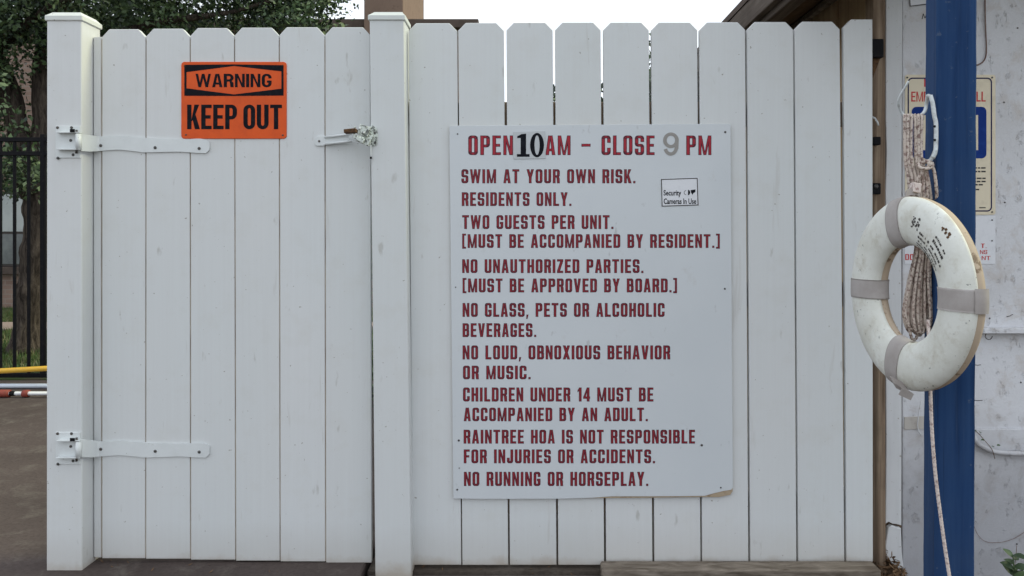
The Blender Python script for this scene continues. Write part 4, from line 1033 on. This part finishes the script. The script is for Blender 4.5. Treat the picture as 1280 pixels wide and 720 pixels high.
# tan core: bottom edge shows where the front skin has shrunk and curled
cb = [(567.5, 621.8), (640, 622.3), (740, 621.6), (800, 621.2), (880, 620.2), (898, 620.3), (912, 617.5), (915, 613)]
prism('core', [jag(a, b, YF) for a, b in [(563, 158.5), (911.5, 156)]+cb[::-1]], Ys+.0018, .0095, M_core, rs, .0008)
fb = [(567, 621.9), (600, 622.4), (640, 622.4), (700, 622.2), (740, 621), (764, 619.2), (800, 619.2), (850, 619), (880, 618.6), (890, 615.8), (903, 612.6), (913, 611), (915.2, 608)]
prism('face', [jag(a, b, YF) for a, b in [(562, 159), (563, 157.6), (911, 155.2), (912.3, 156.2)]+fb[::-1]], Ys, .0017, M_sign, rs, .0008)
lines = [('SWIM AT YOUR OWN RISK.', 577, 794, 211.8, 228.8), ('RESIDENTS ONLY.', 577.5, 714, 240.6, 257.2), ('TWO GUESTS PER UNIT.', 578, 766.5, 269.2, 286),
         ('[MUST BE ACCOMPANIED BY RESIDENT.]', 578, 899.5, 293, 309.6), ('NO UNAUTHORIZED PARTIES.', 578, 804, 324.3, 341),
         ('[MUST BE APPROVED BY BOARD.]', 578.5, 846, 348.4, 365.2), ('NO GLASS, PETS OR ALCOHOLIC', 578.5, 830.5, 379, 395.8),
         ('BEVERAGES.', 578.5, 670, 404.3, 421), ('NO LOUD, OBNOXIOUS BEHAVIOR', 578.5, 837.5, 432, 449), ('OR MUSIC.', 579, 663, 457.3, 473.8),
         ('CHILDREN UNDER 14 MUST BE', 579, 816.5, 484.6, 501.6), ('ACCOMPANIED BY AN ADULT.', 580, 809.5, 509.8, 526.2),
         ('RAINTREE HOA IS NOT RESPONSIBLE', 579.8, 868.5, 537.4, 554.2), ('FOR INJURIES OR ACCIDENTS.', 580, 818.5, 562, 578.8), ('NO RUNNING OR HORSEPLAY.', 580.2, 810, 590, 607.2)]
KW = dict(sp=.16, wsp=.43, w=.50, s=.178, h=.138, r=.16)
for t, a, b, c, e in lines:
    text_px('lettering_edge', t, a, b, c, e, Ys, M_maroon, rs, .0004, .28, **KW)
    text_px('lettering', t, a, b, c, e, Ys, M_red, rs, .0009, -.42, **KW)
HW = dict(sp=.14, wsp=.35, w=.47, s=.17, h=.13, r=.15)
for t, a, b in (('OPEN', 585.5, 641), ('AM', 682, 713), ('-', 727, 738), ('CLOSE', 752, 818), ('PM', 858, 889)):
    text_px('lettering_edge', t, a, b, 169.6, 193.6, Ys, M_maroon, rs, .0004, .25, **HW)
    text_px('lettering', t, a, b, 169.6, 193.6, Ys, M_redhead, rs, .0009, -.45, **HW)
pt = prism('number_patch', [jag(a, b, YF) for a, b in ((641.5, 165.5), (681.5, 164.5), (682, 198.5), (642, 199.3))], Ys-.0022, .0012, M_patch, rs, .0003)
Yn = Ys-.0022
def el(cx, cy, rx, ry, ix, iy, a0=0, a1=360, n=28): return arc(cx, cy, rx, ry, ix, iy, a0, a1, n)
polys_px('numeral', [[(650.8, 167.8), (657.6, 167), (657.6, 195), (650.8, 195)], [(646.5, 172.5), (646.5, 170.2), (653, 167.4), (653, 172.5)], [(646.2, 192.6), (662, 192.6), (662, 196), (646.2, 196)]], Yn, M_black, pt, .0004)
polys_px('numeral', el(671.3, 181.4, 8.7, 15.3, 3.2, 12.2), Yn, M_black, pt, .0004)
polys_px('numeral', el(838.6, 175.4, 9.8, 9.8, 5.2, 5.8)+[[(843.8, 175.4), (848.4, 175.4), (847.9, 186), (843.0, 184)]]+el(838.4, 183, 9.5, 11.6, 5.0, 7.4, 8, 160, 14)+[], Ys, M_grey9, rs, .0009)
# camera notice sticker
st = prism('camera_sticker', [jag(a, b, YF) for a, b in ((826.3, 223.8), (872, 222.3), (873.2, 256.6), (827.2, 258.2))], Ys-.0012, .0008, M_stick, rs, .0002)
Yk = Ys-.0012
polys_px('sticker_border', [[(826.3, 223.8), (872, 222.3), (872, 223.4), (827.3, 224.9)], [(871, 222.8), (872, 222.3), (873.2, 256.6), (872, 256.6)], [(827.2, 257.2), (873, 255.6), (873.2, 256.6), (827.2, 258.2)], [(826.3, 223.8), (827.4, 224.2), (828.2, 257.8), (827.2, 258.2)]], Yk, M_ink, st, .0004)
font_px('sticker_text', 'Security', 829.4, 851.5, 237.4, 244.2, Yk, M_black, st, .0004, .022)
font_px('sticker_text', 'Cameras In Use', 829.6, 870.2, 247.8, 254.8, Yk, M_black, st, .0004, .022)
polys_px('camera_symbol', arc(860, 240.6, 2.7, 3.4, .0, .0, -90, 90, 8)+[[(863.2, 237.6), (869.4, 236.8), (869.2, 240), (866.6, 241.6), (865.6, 243.6), (863.8, 240.8)]], Yk, M_black, st, .0004)
polys_px('camera_symbol', el(857.6, 240.8, 2.7, 2.9, 2.1, 2.3, 90, 270, 10), Yk, M_ink, st, .0004)
for a, b, r in ((572, 167.5, .0028), (906.5, 165, .0042), (573.5, 550.5, .0042), (877.2, 556.5, .0045), (571.5, 612, .0036), (906, 361, .0036), (569.5, 359, .0025), (901, 609.5, .003), (574, 585, .0022)):
    mesh('screw', *disc_data(P(a, b, Ys), r, .0022, 10), M_screw if r > .003 else M_ink, rs)

# ================================================================ PLANTS AND LITTER BY THE SHED
sd_ = thing('seedling', 'small dark leafy seedling at the foot of the white wall', 'plant', P(1271, 735, 3.0))
def leaf3(name, c, L, ang, tilt, m, parent):
    n = 6; V = []
    for i in range(n+1):
        t = i/n; hw = .30*L*math.sin(math.pi*min(1, t*.96+.02))**.8; dz = -.35*L*t*t
        for s in (-1, 0, 1): V.append(Vector((t*L, s*hw, dz+abs(s)*hw*.35)))
    M = Matrix.Translation(Vector(c)) @ Matrix.Rotation(ang, 4, 'Z') @ Matrix.Rotation(-tilt, 4, 'Y') @ Matrix.Rotation(.7*math.cos(ang), 4, 'X')
    V = [M @ v for v in V]; Fc = []
    for i in range(n):
        for s in (0, 1): Fc.append([3*i+s, 3*i+3+s, 3*i+4+s, 3*i+1+s])
    return mesh(name, V, Fc, m, parent, True)
base = P(1270, 740, 3.0); tip = P(1266, 694, 3.0); rg = random.Random(5)
tube('stem', catmull([base, P(1268, 715, 3.0), tip], 5), .0022, M_leaf[1], sd_, 6)
tube('flower_stalk', catmull([P(1268, 710, 3.0), P(1270, 695, 3.01), P(1271, 682, 3.01)], 5), .001, M_dead, sd_, 5)
for i in range(11):
    c = base.lerp(tip, .35+.65*i/10); leaf3('leaf', c, rg.uniform(.034, .056), i*2.4, rg.uniform(.2, 1.0), M_leaf[0 if i % 3 else 1], sd_)
vn = thing('dry_vine', 'thin dried vine clinging to the white wall beside the pipe', 'plant', P(1230, 560, YW))
tube('stem', resample(catmull([P(1213, 535, YW-.035), P(1222, 541, YW-.042), P(1232, 552, YW-.046), P(1240, 562, YW-.046), P(1244, 575, YW-.02)], 6), .01), .0013, M_dead, vn, 5)
for a, b in ((1217, 538), (1225, 541), (1230, 550), (1241, 559), (1246, 557)): leaf3('leaf', P(a, b, YW-.043), .016, rg.uniform(0, 6), .3, M_leaf[0], vn)
v2 = thing('dry_vine', 'dead curved tendril low on the wall above the seedling', 'plant', P(1240, 670, YW))
tube('stem', resample(catmull([P(1217, 656, YW-.006), P(1222, 668, YW-.006), P(1232, 677, YW-.006), P(1250, 678, YW-.006), P(1268, 673, YW-.006), P(1283, 664, YW-.006), P(1300, 660, YW-.006)], 6), .012), .0009, M_wire, v2, 5)
# dead leaves between sill and wall
rg = random.Random(8); V, Fc = [], []
for i in range(520):
    a = rg.uniform(X(1096, 3.05), X(1150, 3.05)); b = rg.uniform(2.98, 3.14); z = -.165+rg.uniform(.3, 1)*.17*max(0, 1-abs(a-X(1116, 3.05))/.10)
    t = Vector((rg.uniform(-1, 1), rg.uniform(-1, 1), rg.uniform(-.5, .5))).normalized()*rg.uniform(.006, .018); s = Vector((rg.uniform(-1, 1), rg.uniform(-1, 1), rg.uniform(-.6, .6))).normalized()*.006
    k = len(V); c = Vector((a, b, z)); V += [c-t, c+s, c+t, c-s]; Fc.append([k, k+1, k+2, k+3])
tag(mesh('leaf_litter', V, Fc, M_dead), 'brown leaf litter heaped at the foot of the broken trim', 'leaf litter', kind='stuff')

rg = random.Random(12); V, Fc = [], []
for i in range(150):
    a = rg.uniform(-.56, .25) if i % 3 else rg.uniform(-1.6, -.65); b = rg.uniform(2.86, 3.3); z = (-.018 if b > 2.94 else -.027) if a > -.6 else .003
    t = Vector((rg.uniform(-1, 1), rg.uniform(-1, 1), rg.uniform(-.1, .3))).normalized()*rg.uniform(.003, .011); q = Vector((t.y, -t.x, 0))*.35
    k = len(V); c = Vector((a, b, z)); V += [c-t, c+q, c+t+Vector((0, 0, .004)), c-q]; Fc.append([k, k+1, k+2, k+3])
tag(mesh('grit', V, Fc, M_dead), 'scattered leaf bits and grit on the ground under the fence', 'debris', kind='stuff')
for o in bpy.data.objects:
    if o.get('category') == 'pole': o['group'] = 'poles lying by the black fence'
    if o.get('category') == 'shrub': o['group'] = 'shrubs behind the plank fence'
    if o.name.startswith('dry_vine'): o['group'] = 'dried vines on the white wall'
    if 'origin_w' in o: del o['origin_w']
